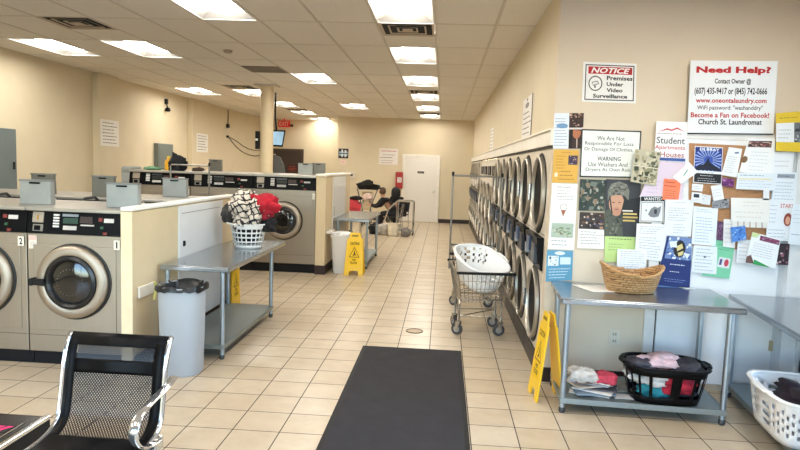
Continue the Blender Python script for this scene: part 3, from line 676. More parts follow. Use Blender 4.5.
garment('dark_bundle', 'dark grey bundle at the left side of the heaped round basket', 'laundry', (-2.205, 6.32, 1.14), (.08, .085, .11), '#3a3836', 11, lumps=.3)
garment('black_sock', 'black cloth tucked behind the plaid laundry', 'laundry', (-2.08, 6.40, 1.33), (.10, .07, .045), '#121216', 15, lumps=.5)

garment('maroon_garment', 'dark red cloth hanging below the bright red garment', 'laundry', (-1.83, 6.34, 1.17), (.07, .08, .09), '#8c1026', 17, lumps=.5)
garment('dark_jeans', 'dark clothing inside the round basket seen through its slots', 'laundry', (-2.005, 6.33, .93), (.115, .115, .12), '#1c1b20', 18, lumps=.25)

# wicker basket
wm = bpy.data.materials.new('woven_wicker'); wm.use_nodes = True; nt = wm.node_tree; bs = nt.nodes['Principled BSDF']; bs.inputs['Roughness'].default_value = .6
tc = nt.nodes.new('ShaderNodeTexCoord'); br = nt.nodes.new('ShaderNodeTexBrick'); sp = nt.nodes.new('ShaderNodeSeparateXYZ'); cb = nt.nodes.new('ShaderNodeCombineXYZ'); ad = nt.nodes.new('ShaderNodeMath')
nt.links.new(tc.outputs['Object'], sp.inputs[0]); nt.links.new(sp.outputs['X'], ad.inputs[0]); nt.links.new(sp.outputs['Y'], ad.inputs[1]); nt.links.new(ad.outputs[0], cb.inputs[0]); nt.links.new(sp.outputs['Z'], cb.inputs[1]); nt.links.new(cb.outputs[0], br.inputs['Vector'])
br.inputs['Scale'].default_value = 1; br.inputs['Brick Width'].default_value = .036; br.inputs['Row Height'].default_value = .017; br.inputs['Mortar Size'].default_value = .0028; br.inputs['Mortar Smooth'].default_value = .8
br.inputs['Color1'].default_value = lin('#cfa574'); br.inputs['Color2'].default_value = lin('#b98a58'); br.inputs['Mortar'].default_value = lin('#7c5733')
nt.links.new(br.outputs['Color'], bs.inputs['Base Color']); bp = nt.nodes.new('ShaderNodeBump'); bp.inputs['Distance'].default_value = .004; bp.invert = True; nt.links.new(br.outputs['Fac'], bp.inputs['Height']); nt.links.new(bp.outputs['Normal'], bs.inputs['Normal'])
t = thing('wicker_basket', 'empty boat-shaped wicker basket on the steel table under the flyers', 'basket', (1.415, 4.66, .837))
def wk(i, v, n=56):
    a = 2*PI*i/n; c, s = math.cos(a), math.sin(a); k = v**.7; hz = .13+.065*abs(c)**2.5 + (.012 if c < 0 else 0)
    return ((.165+.06*k)*c, (.12+.045*k)*s, hz*v)
b = mb(); n = 56; V = [wk(i, j/8) for j in range(9) for i in range(n)]; F = [(j*n+i, j*n+(i+1) % n, (j+1)*n+(i+1) % n, (j+1)*n+i) for j in range(8) for i in range(n)]
b.add(V, F+[tuple(range(n-1, -1, -1))]); o = b.build('woven_wall', wm, t, smooth=True); s = o.modifiers.new('s', 'SOLIDIFY'); s.thickness = .009
b = mb()
for ph in (0, PI):
    b.tube([tuple(Vector(wk(i/2, 1))+Vector((0, 0, .004*math.sin(i*.9+ph)))+Vector(wk(i/2, 1)).normalized()*.003*math.cos(i*.9+ph)) for i in range(2*n)], .0075, 6, closed=True)
b.build('braided_rim', mat('#c0935f', .6, var=.15, scale=60), t, smooth=True)
sheet('loose_paper', 'white paper lying on the steel table left of the wicker basket', 'paper', [(1.02, 4.80, .8365), (1.30, 4.86, .8365), (1.36, 4.60, .8365), (1.12, 4.55, .8365)], (0, 0, 1), '#e9e6e0', None, thick=.003)
sheet('loose_paper', 'small white slip near the back of the table right of the blue flyer', 'paper', [(1.88, 4.9, .8365), (1.96, 4.91, .8365), (1.97, 4.86, .8365), (1.89, 4.85, .8365)], (0, 0, 1), '#eef0f2', None, thick=.003)

# black basket on the shelf
holed_basket('laundry_basket', 'black plastic laundry basket full of clothes on the shelf under the notice board', .225, .155, .275, .205, .255, 64, 10,
             lambda i, j: j in (2, 3, 4, 5, 6, 7) and i % 4 not in (0,), M_BLACK, (1.63, 4.46, .112), (0, 0, -.05), n=3.4, rim=.013)
for nm, lab, p, rd, cl, sd in (('pink_towel', 'pale pink patterned cloth on top of the black basket', (1.612, 4.485, 0.375), (.15, .11, .045), '#e6c4ca', 21), ('dark_shirt', 'dark grey clothing at the left of the pink cloth in the black basket', (1.472, 4.465, 0.345), (.10, .12, .05), '#4d4a55', 22), ('grey_shirt', 'charcoal clothing at the right of the pink cloth in the black basket', (1.771, 4.435, 0.345), (.11, .12, .05), '#3d3c44', 23),
        ('red_shirt', 'red clothing showing through the front slots of the black basket', (1.700, 4.405, 0.235), (.13, .10, .07), '#b02338', 24), ('white_shirt', 'white clothing inside the black basket', (1.542, 4.465, 0.265), (.15, .13, .06), '#d9d7d4', 25), ('teal_shirt', 'teal clothing low in the black basket', (1.560, 4.405, 0.185), (.11, .07, .06), '#2e8f9c', 26), ('navy_shirt', 'dark clothing at the bottom of the black basket', (1.665, 4.505, 0.175), (.18, .12, .05), '#26222c', 27)):
    garment(nm, lab, 'clothing', p, rd, cl, sd, lumps=.4)
# white basket at the right edge
holed_basket('laundry_basket', 'white laundry basket with diamond holes on the shelf at the right edge', .20, .29, .24, .335, .275, 64, 10,
             lambda i, j: 2 <= j <= 7 and (i % 2 == 0) and (((i//2)+j) % 2 == 0), M_WB, (2.31, 3.97, .112), (0, 0, -.11), n=4.2, rim=.014, dip=-.0)
garment('dark_clothes', 'dark laundry in the white basket at the right edge', 'clothing', (2.335, 3.90, .34), (.16, .24, .06), '#2a1e26', 31, lumps=.5)
garment('white_tshirt', 'white laundry under the dark clothes in the right white basket', 'clothing', (2.305, 4.0, .22), (.14, .22, .07), '#dcdde2', 32, lumps=.4)
# magazines and papers on the left of the shelf
cols = ['#cfcac2', '#7d8fa0', '#e2ded8', '#5b5a60', '#d5c7b7', '#b9bdc4', '#8e6f62', '#dcdad6']
rd = random.Random(3); z = .1115
for i in range(8):
    a = rd.uniform(-.5, .5); w, h = .14, .10; cx, cy = 1.12+rd.uniform(-.05, .06), 4.52+rd.uniform(-.05, .05)
    pts = [(cx+c*math.cos(a)*w-s*math.sin(a)*h, cy+c*math.sin(a)*w+s*math.cos(a)*h, z) for c, s in ((-1, 1), (1, 1), (1, -1), (-1, -1))]
    sheet('magazine', 'magazine piled on the shelf under the notice board, %s' % ['bottom of the pile', 'second from the bottom with blue cover', 'pale one low in the pile', 'dark one in the middle', 'cream one in the middle', 'light grey one above the middle', 'brown one near the top', 'top of the pile'][i], 'magazine', pts, (0, 0, 1), cols[i], [('collage', .05, .05, .95, .95, ['#8d8a88', '#e8e6e2', '#3c3d44', '#b24a4a', '#c9a98c'], 9, i)] if i > 4 else None, group='magazines on the shelf', thick=.009)
    z += .0125
garment('newspaper', 'crumpled white printed paper on the magazine pile behind the table leg', 'paper', (1.06, 4.47, .245), (.09, .08, .05), '#cfc9c2', 41, lumps=.5)
garment('red_printed_bag', 'crumpled bag with a red print lying on the magazine pile', 'bag', (1.22, 4.47, .225), (.085, .08, .045), '#c9465a', 43, lumps=.4)
t = thing('magazine', 'grey magazine lying flat right of the pile on the shelf', 'magazine', (1.36, 4.62, .112))
b = mb(); b.box(-.11, .10, -.1, .12, 0, .012); b.build('pages', mat('#8f8a80', .8, var=.3, scale=40), t)
sheet('envelope', 'white envelope on the shelf between magazines and black basket', 'paper', [(1.27, 4.48, .112), (1.42, 4.47, .112), (1.43, 4.38, .112), (1.28, 4.38, .112)], (0, 0, 1), '#d8d6d2', None, thick=.004)

# ---------------------------------------------------------------- bins
def bin_(name, label, loc, rt, rb, h, col, liner=None, square=False, rz=0):
    t = thing(name, label, 'bin', loc, rz)
    n = 48; e = 5.0 if square else 2.6
    def ring(r, z): return [(sup(2*PI*i/n, e)[0]*r, sup(2*PI*i/n, e)[1]*r, z) for i in range(n)]
    prof = [(rb*.96, 0), (rb, .012), (rt, h-.03), (rt+.012, h-.028), (rt+.012, h), (rt-.004, h), (rb-.008, .02)]
    V = []; F = []
    for r, z in prof: V += ring(r, z)
    for j in range(len(prof)-1): F += [(j*n+i, j*n+(i+1) % n, (j+1)*n+(i+1) % n, (j+1)*n+i) for i in range(n)]
    F += [tuple(range(n-1, -1, -1)), tuple((len(prof)-1)*n+i for i in range(n))]
    b = mb(); b.add(V, F); b.build('body', mat(col, .5, var=.03, scale=3), t, smooth=True)
    if liner:
        V = []; F = []; pr = [(rt*.78, h-.10, 0), (rt*.93, h-.005, .3), (rt+.01, h+.012, .7), (rt+.018, h-.002, .8), (rt+.02, h-.03, 1)]; rr = random.Random(4)
        for r, z, k in pr:
            for i in range(n):
                c, s = sup(2*PI*i/n, e); w = noise.noise(Vector((c*4, s*4, z*9)))*.03
                V.append((c*(r+w*.5), s*(r+w*.5), z+w*k+(.012 if k == .7 else 0)*noise.noise(Vector((c*9, s*9, 1)))*2))
        for j in range(len(pr)-1): F += [(j*n+i, j*n+(i+1) % n, (j+1)*n+(i+1) % n, (j+1)*n+i) for i in range(n)]
        F.append(tuple(range(n-1, -1, -1)))
        b = mb(); b.add(V, F); b.build('liner', mat(liner, .35, var=.1, bump=.4), t, smooth=True)
    return t
bin_('trash_bin', 'tall grey plastic bin with black liner beside the steel table and washer 1', (-2.03, 4.74, 0), .172, .155, .705, '#a4aab1', '#141518')
tb_ = bin_('trash_bin', 'white square waste bin with bagged top by the far yellow sign', (-1.555, 9.62, 0), .15, .115, .60, '#dedbd6', None, True)
garment('bin_bag', 'x', 'x', (0, 0, .605), (.15, .15, .05), '#ecebe9', 51, parent=tb_, lumps=.15)

# ---------------------------------------------------------------- wet floor signs
M_YEL = mat('#efc21c', .4, var=.03)
def aframe(label, loc, rz, spread, w=.29, h=.62, texts=True):
    t = thing('wet_floor_sign', label, 'floor sign', loc, rz)
    for sg in (-1, 1):
        yb = sg*spread; yt = sg*.012
        def P(x, z, o=0):
            k = z/h; nrm = Vector((0, sg*h, spread)).normalized(); return Vector((x, yb+(yt-yb)*k, z)) + nrm*o
        wt = w*.36; wb_ = w/2; prof = [(-wb_, 0), (-wb_+.075, 0), (-wb_+.085, .07), (wb_-.085, .07), (wb_-.075, 0), (wb_, 0), (wt+.012, h*.86), (wt-.02, h*.87), (wt-.03, h), (-wt+.03, h), (-wt+.02, h*.87), (-wt-.012, h*.86)]
        b = mb(); nn = len(prof); V = [tuple(P(x, z, 0)) for x, z in prof]+[tuple(P(x, z, .014)) for x, z in prof]
        idx = [(0, 1, 2, 11), (2, 3, 6, 11), (3, 4, 5, 6), (6, 7, 10, 11), (7, 8, 9, 10)]
        F = [tuple(reversed(f)) for f in idx]+[tuple(i+nn for i in f) for f in idx]+[(i, (i+1) % nn, (i+1) % nn+nn, i+nn) for i in range(nn)]
        b.add(V, F); leaf = b.build('leaf', M_YEL, t, bevel=.003)
        # printed face
        def quad(x0, x1, z0, z1): 
            c = [P(x0*-sg if sg > 0 else x0, z1, .0145), P(x1*-sg if sg > 0 else x1, z1, .0145), P(x1*-sg if sg > 0 else x1, z0, .0145), P(x0*-sg if sg > 0 else x0, z0, .0145)]
            return c
        K = '#1c1a14'
        sheet('printed_face', '', '', quad(-.085, .085, .15, .52), (0, sg*h, spread), '#efc21c',
              [('text', .08, .03, .92, .15, 'CAUTION', K, .03), ('poly', [(.5, .22), (.98, .66), (.02, .66)], K), ('poly', [(.5, .27), (.90, .635), (.10, .635)], '#efc21c'),
               ('ell', .5, .40, .04, .03, K), ('poly', [(.46, .42), (.54, .42), (.60, .52), (.70, .58), (.66, .6), (.54, .55), (.40, .61), (.34, .59), (.46, .52)], K),
               ('text', .3, .72, .7, .80, 'WET', K, .03), ('text', .2, .83, .8, .93, 'FLOOR', K, .03)], parent=leaf, thick=.0006)
        b = mb(); bm_ = [P(-.05, h*.91, .0145), P(.05, h*.91, .0145), P(.05, h*.95, .0145), P(-.05, h*.95, .0145)]; b.add([tuple(p) for p in bm_], [(0, 1, 2, 3)]); b.build('grip_slot', mat('#8c7010', .6), leaf)
    return t
aframe('yellow wet floor A-frame sign standing beside the right steel table by the dryers', (.835, 4.64, 0), PI/2+.10, .09, w=.27, h=.65)
aframe('yellow caution wet floor A-frame sign by the white bin at the rear bank', (-1.32, 9.50, 0), 0, .12, w=.30, h=.65)
lf = aframe('folded yellow wet floor sign leaning behind the left steel table against the end panel', (-2.33, 6.83, .0), PI/2, .022, w=.30, h=.62)

# ---------------------------------------------------------------- wire laundry carts
M_WIRE = steel('cart_wire', '#b6b0a6', .25, (1, 1, 1), .05)
def cart(label, loc, rz, w=.54, l=.84, pole=None, group=None):
    t = thing('laundry_cart', label, 'laundry cart', loc, rz, group)
    zt, zb = .68, .38; kx, ky = .44, .66; hw, hl = w/2, l/2
    def P(sx, sy, z): k = (zt-z)/(zt-zb); return (sx*hw*(1-k*(1-kx/w)), sy*hl*(1-k*(1-ky/l)), z)
    b = mb()
    for z in (zb, .45, .52, .60): b.tube([P(-1, -1, z), P(1, -1, z), P(1, 1, z), P(-1, 1, z)], .0028, 5, closed=True)
    for i in range(13):
        f = -1+2*i/12
        for s in (-1, 1): b.tube([P(f, s, zt), P(f, s, zb)], .0028, 4)
        b.tube([P(f, -1, zb), P(f, 1, zb)], .0022, 4)
    for i in range(17):
        f = -1+2*i/16
        for s in (-1, 1): b.tube([P(s, f, zt), P(s, f, zb)], .0028, 4)
        if i % 2 == 0: b.tube([P(-1, f, zb), P(1, f, zb)], .0028, 4)
    b.build('wire_basket', M_WIRE, t, smooth=True)
    b = mb(); b.tube([(-hw, -hl, zt), (hw, -hl, zt), (hw, hl, zt), (-hw, hl, zt)], .009, 8, closed=True); b.build('rim', M_WIRE, t, smooth=True)
    for s in (-1, 1):
        b = mb(); b.tube([(-hw-.02, s*(hl+.012), zt+.006), (hw+.02, s*(hl+.012), zt+.006)], .014, 10); b.build('bumper_bar', M_BLACKM, t, smooth=True)
    b = mb(); wx, wy = .215, .17
    for s in (-1, 1):
        b.tube([(s*wx, -wy, .15), (s*wx, -wy, zb-.05), (s*wx, -wy+.04, zb-.012), (s*wx, wy-.04, zb-.012), (s*wx, wy, zb-.05), (s*wx, wy, .155)], .010, 8)
        b.tube([(-wx, s*wy, .20), (wx, s*wy, .20)], .008, 8); b.tube([(-wx, s*wy, zb-.012), (wx, s*wy, zb-.012)], .008, 8)
    b.tube([(-wx, -wy, .20), (wx, wy, .20)], .006, 6)
    b.build('chassis', M_WIRE, t, smooth=True)
    for sx in (-1, 1):
        for sy in (-1, 1):
            sw = bpy.data.objects.new('caster', None); C.objects.link(sw); sw.parent = t; sw.location = (sx*wx, sy*wy, 0); sw.rotation_euler = (0, 0, 1.0+.35*sx-.3*sy)
            b = mb(); b.lathe([(.0, -.014), (.056, -.014), (.062, -.008), (.062, .008), (.056, .014), (0, .014)], (0, .02, .063), 'x', 26, cap=False); b.build('wheel', mat('#474543', .6, spec=.2), sw, smooth=True)
            b = mb(); b.lathe([(0, -.018), (.032, -.017), (.032, .017), (0, .018)], (0, .02, .063), 'x', 18, cap=False); b.build('hub', mat('#a5a39f', .4, .4), sw, smooth=True)
            b = mb(); b.add([], [])
            for q in (-1, 1): b.hexa([(q*.022-.002, .005, .05), (q*.022+.002, .005, .05), (q*.022+.002, .032, .05), (q*.022-.002, .032, .05)], [(q*.022-.002, -.02, .14), (q*.022+.002, -.02, .14), (q*.022+.002, .03, .14), (q*.022-.002, .03, .14)])
            b.box(-.024, .024, -.02, .032, .138, .146); b.lathe([(.012, .144), (.012, .2)], (0, 0, 0), 'z', 10); b.build('fork', M_WIRE, sw)
    if pole:
        b = mb(); y = pole; H = 1.61
        for s in (-1, 1): b.tube([(s*(hw+.02), y, .45), (s*(hw+.02), y, H)], .0125, 10)
        b.tube([(-hw-.025, y, H), (hw+.025, y, H)], .0125, 10)
        b.build('hanging_rail', mat('#8f8b86', .3, .9), t, smooth=True)
        b = mb()
        for s in (-1, 1): b.tube([(s*(hw+.02), y, H-.005), (s*(hw+.02), y, H+.045)], .016, 8)
        b.build('end_cap', M_BLACKM, t, smooth=True)
    return t
cart('wire laundry cart on casters holding the tilted white basket beside the dryers', (.415, 6.46, 0), .10)
cart('wire laundry cart with a hanging rail standing behind the nearer cart', (.42, 7.80, 0), -.02, w=.56, pole=-.1)
cart('wire cart with hanging rail in the gap behind the front washer bank', (-3.60, 8.75, 0), .02, w=.52, pole=-.1)
def hole2(i, j):
    return (j in (3, 5) and i % 3 != 0) or (j == 4 and i % 3 == 0 and False)
holed_basket('laundry_basket', 'oval white plastic laundry basket lying tilted on the wire cart', .165, .265, .232, .37, .27, 66, 9, lambda i, j: j in (4, 6) and i % 3 == 1 and 6 < i % 33 < 28 or (j in (3, 5, 7) and i % 3 == 2 and 6 < i % 33 < 28),
             M_WB, (.40, 6.47, .525), (math.radians(15), 0, math.radians(20)), n=2.7, rim=.012)
garment('plastic_bag', 'white plastic bag lying in the second cart behind the tilted basket', 'bag', (.56, 7.72, .62), (.17, .22, .09), '#e3e2df', 61, lumps=.12)
# ---------------------------------------------------------------- chair in the foreground
pf = bpy.data.materials.new('perforated_black_steel'); pf.use_nodes = True; nt = pf.node_tree; bs = nt.nodes['Principled BSDF']
bs.inputs['Base Color'].default_value = lin('#17171a'); bs.inputs['Roughness'].default_value = .35; bs.inputs['Metallic'].default_value = .3
tc = nt.nodes.new('ShaderNodeTexCoord'); sp = nt.nodes.new('ShaderNodeSeparateXYZ'); nt.links.new(tc.outputs['UV'], sp.inputs[0])
def mth(op, a, b=None, v=None):
    n = nt.nodes.new('ShaderNodeMath'); n.operation = op
    for i, x in enumerate((a, b)):
        if x is None: continue
        if isinstance(x, (int, float)): n.inputs[i].default_value = x
        else: nt.links.new(x, n.inputs[i])
    return n.outputs[0]
fu = mth('MULTIPLY', sp.outputs['X'], 2*PI*75); fv = mth('MULTIPLY', sp.outputs['Y'], 2*PI*60)
hole = mth('GREATER_THAN', mth('MULTIPLY', mth('SINE', fu), mth('SINE', fv)), .40)
tr = nt.nodes.new('ShaderNodeBsdfTransparent'); mx = nt.nodes.new('ShaderNodeMixShader'); nt.links.new(hole, mx.inputs[0]); nt.links.new(bs.outputs[0], mx.inputs[1]); nt.links.new(tr.outputs[0], mx.inputs[2])
nt.links.new(mx.outputs[0], nt.nodes['Material Output'].inputs[0])
t = thing('waiting_chair', 'black perforated metal waiting chair with chrome arm and side rails, front left', 'chair', (-1.50, 2.50, 0))
# side profile (y, z) of the seat shell, origin below the seat
prof = [(-.36, .47), (-.33, .455), (-.25, .44), (-.1, .425), (.02, .425), (.10, .437), (.155, .46), (.19, .50), (.21, .58), (.225, .66), (.24, .74), (.26, .80), (.285, .842), (.305, .858)]
def smoothp(pts, n=5):
    out = []
    for i in range(len(pts)-1):
        p0 = pts[max(0, i-1)]; p1 = pts[i]; p2 = pts[i+1]; p3 = pts[min(len(pts)-1, i+2)]
        for k in range(n):
            s = k/n; out.append(tuple(.5*((2*p1[d])+(-p0[d]+p2[d])*s+(2*p0[d]-5*p1[d]+4*p2[d]-p3[d])*s*s+(-p0[d]+3*p1[d]-3*p2[d]+p3[d])*s**3) for d in range(len(p1))))
    return out+[pts[-1]]
sp_ = smoothp(prof, 6)
def shell(name, x0, x1, i0, i1, m, off=0, th=.0):
    b = mb(); V = []; F = []
    for y, z in sp_[i0:i1+1]: V += [(x0, y-off, z+off*.3), (x1, y-off, z+off*.3)]
    n = i1-i0
    F = [(2*i, 2*i+1, 2*i+3, 2*i+2) for i in range(n)]; b.add(V, F); o = b.build(name, m, t, smooth=True)
    uv = o.data.uv_layers.new(name='UVMap')
    for p in o.data.polygons:
        for li in p.loop_indices:
            v = o.data.vertices[o.data.loops[li].vertex_index].co; uv.data[li].uv = (v.x, 0)
    # arc length for v
    acc = [0]
    for i in range(1, len(sp_)): acc.append(acc[-1]+math.dist(sp_[i], sp_[i-1]))
    for p in o.data.polygons:
        for li in p.loop_indices:
            vi = o.data.loops[li].vertex_index; uv.data[li].uv = (o.data.vertices[vi].co.x, acc[i0+vi//2])
    if th: s = o.modifiers.new('s', 'SOLIDIFY'); s.thickness = th; s.offset = 0
    return o
NS = len(sp_)-1
def idx(z): return min(range(NS//3, NS+1), key=lambda i: abs(sp_[i][1]-z))
shell('backrest', -.19, .19, idx(.438), idx(.685), pf)
shell('backrest_upper_mesh', -.185, .185, idx(.75), idx(.81), pf)
shell('lumbar_band', -.235, .235, idx(.685), idx(.75), M_BLACK, 0, .004)
shell('top_band', -.235, .235, idx(.81), NS, M_BLACK, 0, .006)
shell('side_band', -.235, -.19, idx(.438), NS, M_BLACK, .001, .004); shell('side_band', .19, .235, idx(.438), NS, M_BLACK, .001, .004)
shell('seat', -.235, .235, 0, idx(.438), M_BLACK, 0, .006)
for s in (-1, 1):
    b = mb(); b.tube([(s*.245, y+.004, z-.004) for y, z in sp_], .01, 10, flat=(.012, .014)); b.build('side_rail', M_CHROME, t, smooth=True)
    arm = smoothp([(.30, .665), (.20, .645), (.08, .635), (-.03, .62), (-.085, .585), (-.095, .54), (-.06, .49), (.0, .455), (.07, .435), (.13, .43)], 5)
    if s > 0:
        b = mb(); b.tube([(s*.262, y, z) for y, z in arm], .012, 12, flat=(.022, .007)); b.build('armrest', M_CHROME, t, smooth=True)
        b = mb(); b.box(.235, .275, .08, .16, .385, .44); b.build('arm_bracket', M_CHROME, t, bevel=.005)
b = mb(); b.tube([(-.28, .02, .33), (.30, .02, .33)], .03, 12); b.build('beam', M_BLACKM, t, smooth=True)
for x in (-.18, .18): b = mb(); b.box(x-.02, x+.02, -.2, .12, .34, .405); b.build('seat_bracket', M_BLACKM, t)
for x in (.1,):
    b = mb(); b.tube([(x, .02, .31), (x, .02, .06)], .025, 10); b.tube([(x, -.28, .012), (x, -.1, .05), (x, .02, .065), (x, .14, .05), (x, .3, .012)], .018, 8); b.build('leg', M_CHROME, t, smooth=True)
# black side table at the left bottom corner
t = thing('side_table', 'low black box table with chrome edge and pink lettering, bottom left corner', 'table', (-2.20, 2.58, 0))
b = mb(); b.box(-.34, .29, -.34, .30, .05, .385); b.box(-.30, .25, -.30, .26, .0, .05); b.build('body', M_BLACKM, t, bevel=.004)
b = mb(); b.box(-.34, .265, -.34, .30, .385, .395); top = b.build('top', mat('#1d1a1b', .25), t, bevel=.002)
b = mb(); b.box(.262, .292, -.345, .302, .383, .402); b.build('chrome_edge', M_CHROME, t, bevel=.004)
b = mb(); b.box(.215, .222, -.345, .20, .395, .398); b.build('chrome_strip', M_CHROME, t)
sheet('pink_lettering', '', '', [(-.06, .17, .396), (.205, .17, .396), (.205, .09, .396), (-.06, .09, .396)], (0, 0, 1), '#1d1a1b', [('text', .1, .1, .98, .9, 'AII', '#e3256f', .03, .3)], parent=top, thick=.0004)

# ---------------------------------------------------------------- left wall fittings
def panel(name, label, y0, y1, z0, z1, col, cat='panel'):
    t = thing(name, label, cat, (XL+.002, (y0+y1)/2, z0)); h = z1-z0; w = (y1-y0)/2
    b = mb(); b.box(0, .09, -w, w, 0, h); b.build('cabinet', mat(col, .5, .2, var=.05, scale=2), t, bevel=.005)
    b = mb(); b.box(.09, .098, -w+.04, w-.04, .04, h-.04); d = b.build('door', mat(col, .45, .2, var=.06, scale=2), t, bevel=.003)
    b = mb(); b.box(.098, .112, w-.09, w-.06, h*.45, h*.55); b.build('latch', M_BLACKM, d)
    return t
panel('electrical_panel', 'tall grey electrical panel on the left wall at the left edge', 7.5, 8.56, 1.0, 2.035, '#6f7a7c')
panel('electrical_panel', 'grey electrical panel on the left wall behind the yellow bottle', 13.0, 13.75, 1.15, 2.01, '#737b78')
def wsign(name, label, y0, y1, z0, z1, col, deco, off=0.0, cat='sign'):
    x = XL+off+.003; return sheet(name, label, cat, [(x, y0, z1), (x, y1, z1), (x, y1, z0), (x, y0, z0)], (1, 0, 0), col, deco)
wsign('wall_sign', 'white sign with black lettering on the left wall pilaster', 10.70, 11.33, 1.88, 2.35, '#e9e6e0', [('lines', .1, .06, .95, .94, 7, '#2b2b2b')], .12)
wsign('wall_sign', 'white sign with black lettering on the left wall, right of the two signs', 15.0, 15.75, 1.88, 2.34, '#e9e6e0', [('lines', .1, .06, .95, .94, 6, '#2b2b2b')], .12)
t = thing('security_camera', 'small black camera fixed high on the left wall', 'camera', (XL, 13.55, 2.72))
b = mb(); b.box(0, .05, -.045, .045, .17, .28); b.tube([(.01, 0, .22), (.04, 0, .14), (.055, 0, .08)], .012, 8); b.build('bracket', M_BLACKM, t)
b = mb(); b.lathe([(.0, -.04), (.05, -.03), (.06, .0), (.04, .05), (0, .06)], (.06, 0, .04), 'z', 18, cap=False); b.build('camera_body', M_BLACK, t, smooth=True)
t = thing('wall_cable', 'thin dark cable dropping down the left wall and looping towards the column', 'cable', (XL, 17.5, 0))
b = mb(); b.tube([(.03, -.0, 3.12), (.03, .0, 2.9), (.03, 0, 2.72)], .012, 6); b.build('drop_lead', M_BLACKM, t)
b = mb(); b.box(0, .06, -.06, .06, 2.62, 2.72); b.box(0, .05, -.05, .05, 2.34, 2.40); b.build('junction_box', M_BLACKM, t)
b = mb(); pts = [(.03, .1, 2.34), (.03, .6, 2.15), (.03, 1.2, 1.99), (.03, 1.9, 1.9), (.03, 2.6, 1.87), (.03, 3.2, 1.92)]; b.tube(smoothp(pts), .010, 6)
b.tube(smoothp([(.03, .1, 2.36), (.03, .7, 2.28), (.03, 1.5, 2.13), (.03, 2.4, 2.05), (.03, 3.2, 2.06)]), .010, 6); b.build('hanging_lead', M_BLACKM, t)
# things on and behind the column
t = thing('loudspeaker', 'narrow black speaker strapped to the left side of the round column', 'loudspeaker', (-3.575, 11.78, 1.93))
b = mb(); b.box(-.035, .03, -.04, .06, .0, .34); b.build('cabinet', M_BLACKM, t, bevel=.006)
b = mb(); b.box(-.03, .02, -.046, -.04, .16, .2); b.build('label', M_WHITE, t)
t = thing('television', 'small wall television with pale blue picture just right of the column', 'television', (-3.42, 13.0, 2.02), rot=(0, 0, .25))
b = mb(); b.hexa([(-.28, -.03, 0), (.02, -.03, .0), (.02, .03, .0), (-.28, .03, .0)], [(-.28, -.10, .34), (.07, -.10, .34), (.07, -.04, .34), (-.28, -.04, .34)]); b.build('casing', M_BLACK, t, bevel=.006)
b = mb(); b.add([(-.26, -.038, .035), (.0, -.038, .035), (.04, -.099, .31), (-.26, -.099, .31)], [(0, 1, 2, 3)]); b.build('screen', mat('#8fb4cf', .3, emit=.5, var=.3, scale=5), t)
b = mb(); b.tube([(-.1, -.0, .2), (-.15, .1, .6), (-.15, .1, 1.13)], .02, 8); b.build('ceiling_bracket', M_BLACKM, t)
t = thing('exit_sign', 'red lit EXIT sign hanging at the ceiling near the back wall', 'exit sign', (-5.35, 20.6, 2.86))
b = mb(); b.box(-.2, .2, -.03, .03, .0, .22); b.tube([(0, 0, .22), (0, 0, .29)], .02, 8); b.build('housing', mat('#c2251c', .4, emit=.5), t, bevel=.004)
sheet('exit_face', '', '', [(-.19, -.031, .21), (.19, -.031, .21), (.19, -.031, .01), (-.19, -.031, .01)], (0, -1, 0), '#d8312a', [('text', .08, .15, .92, .85, 'EXIT', '#ffb9ae', .02)], parent=t, thick=.002)
b = mb(); b.box(.2, .3, -.03, .04, .02, .1); b.build('emergency_lamp', M_BLACKM, t)
t = thing('folded_ironing_board', 'grey rounded board standing on edge in front of the dark back door', 'board', (-5.0, 18.6, 0))
b = mb(); pr = [(-.22, 0), (.22, 0), (.24, 1.2), (.18, 1.6), (.05, 1.85), (-.1, 1.9), (-.22, 1.9)]; b.prism([(x, 0, z) for x, z in pr], (0, .05, 0)); b.build('board', mat('#56585a', .6), t, bevel=.01)
b = mb(); b.tube([(-.2, -.02, 0), (-.2, -.02, 1.88), (-.08, -.02, 1.93)], .02, 8); b.build('frame', M_CHROME, t, smooth=True)

# ---------------------------------------------------------------- far wall
def fsign(name, label, x0, x1, z0, z1, col, deco, y=YF, cat='sign'):
    y = y-.003; return sheet(name, label, cat, [(x0, y, z1), (x1, y, z1), (x1, y, z0), (x0, y, z0)], (0, -1, 0), col, deco)
fsign('wall_sign', 'white sign with red heading and black lines, left of the white door', -2.0, -1.42, 1.74, 2.23, '#e8e3de', [('lines', .1, .05, .95, .28, 1, '#b5303a'), ('lines', .2, .32, .85, .48, 1, '#333333'), ('lines', .05, .48, .95, .66, 1, '#222222'), ('lines', .1, .68, .9, .96, 2, '#9a6a6a')])
fsign('wall_sign', 'blue and black square sign with pale shapes on the far wall corner', -3.27, -2.96, 1.88, 2.18, '#2d3036', [('rect', .08, .3, .92, .72, '#9fb6c6'), ('rect', .3, .1, .45, .85, '#d9dee2'), ('rect', .62, .15, .8, .85, '#d9dee2'), ('rect', .1, .45, .9, .55, '#39546b')])
fsign('wall_sign', 'tiny pink and white notice below the blue square sign', -3.20, -3.02, 1.70, 1.83, '#e6cfc4', [('lines', .1, .2, .9, .8, 2, '#b5303a')])
t = thing('thermostat', 'small white box with dark dial on the far wall', 'thermostat', (-2.85, YF, 1.28))
b = mb(); b.box(-.13, .13, -.05, 0, 0, .2); b.build('cover', mat('#dad3c4', .5), t, bevel=.008); b = mb(); b.box(-.07, .05, -.056, -.05, .07, .13); b.build('dial', M_BLACK, t)
t = thing('fire_extinguisher_box', 'red fire extinguisher cabinet on the far wall left of the white door', 'fire extinguisher', (-1.36, YF, 1.02))
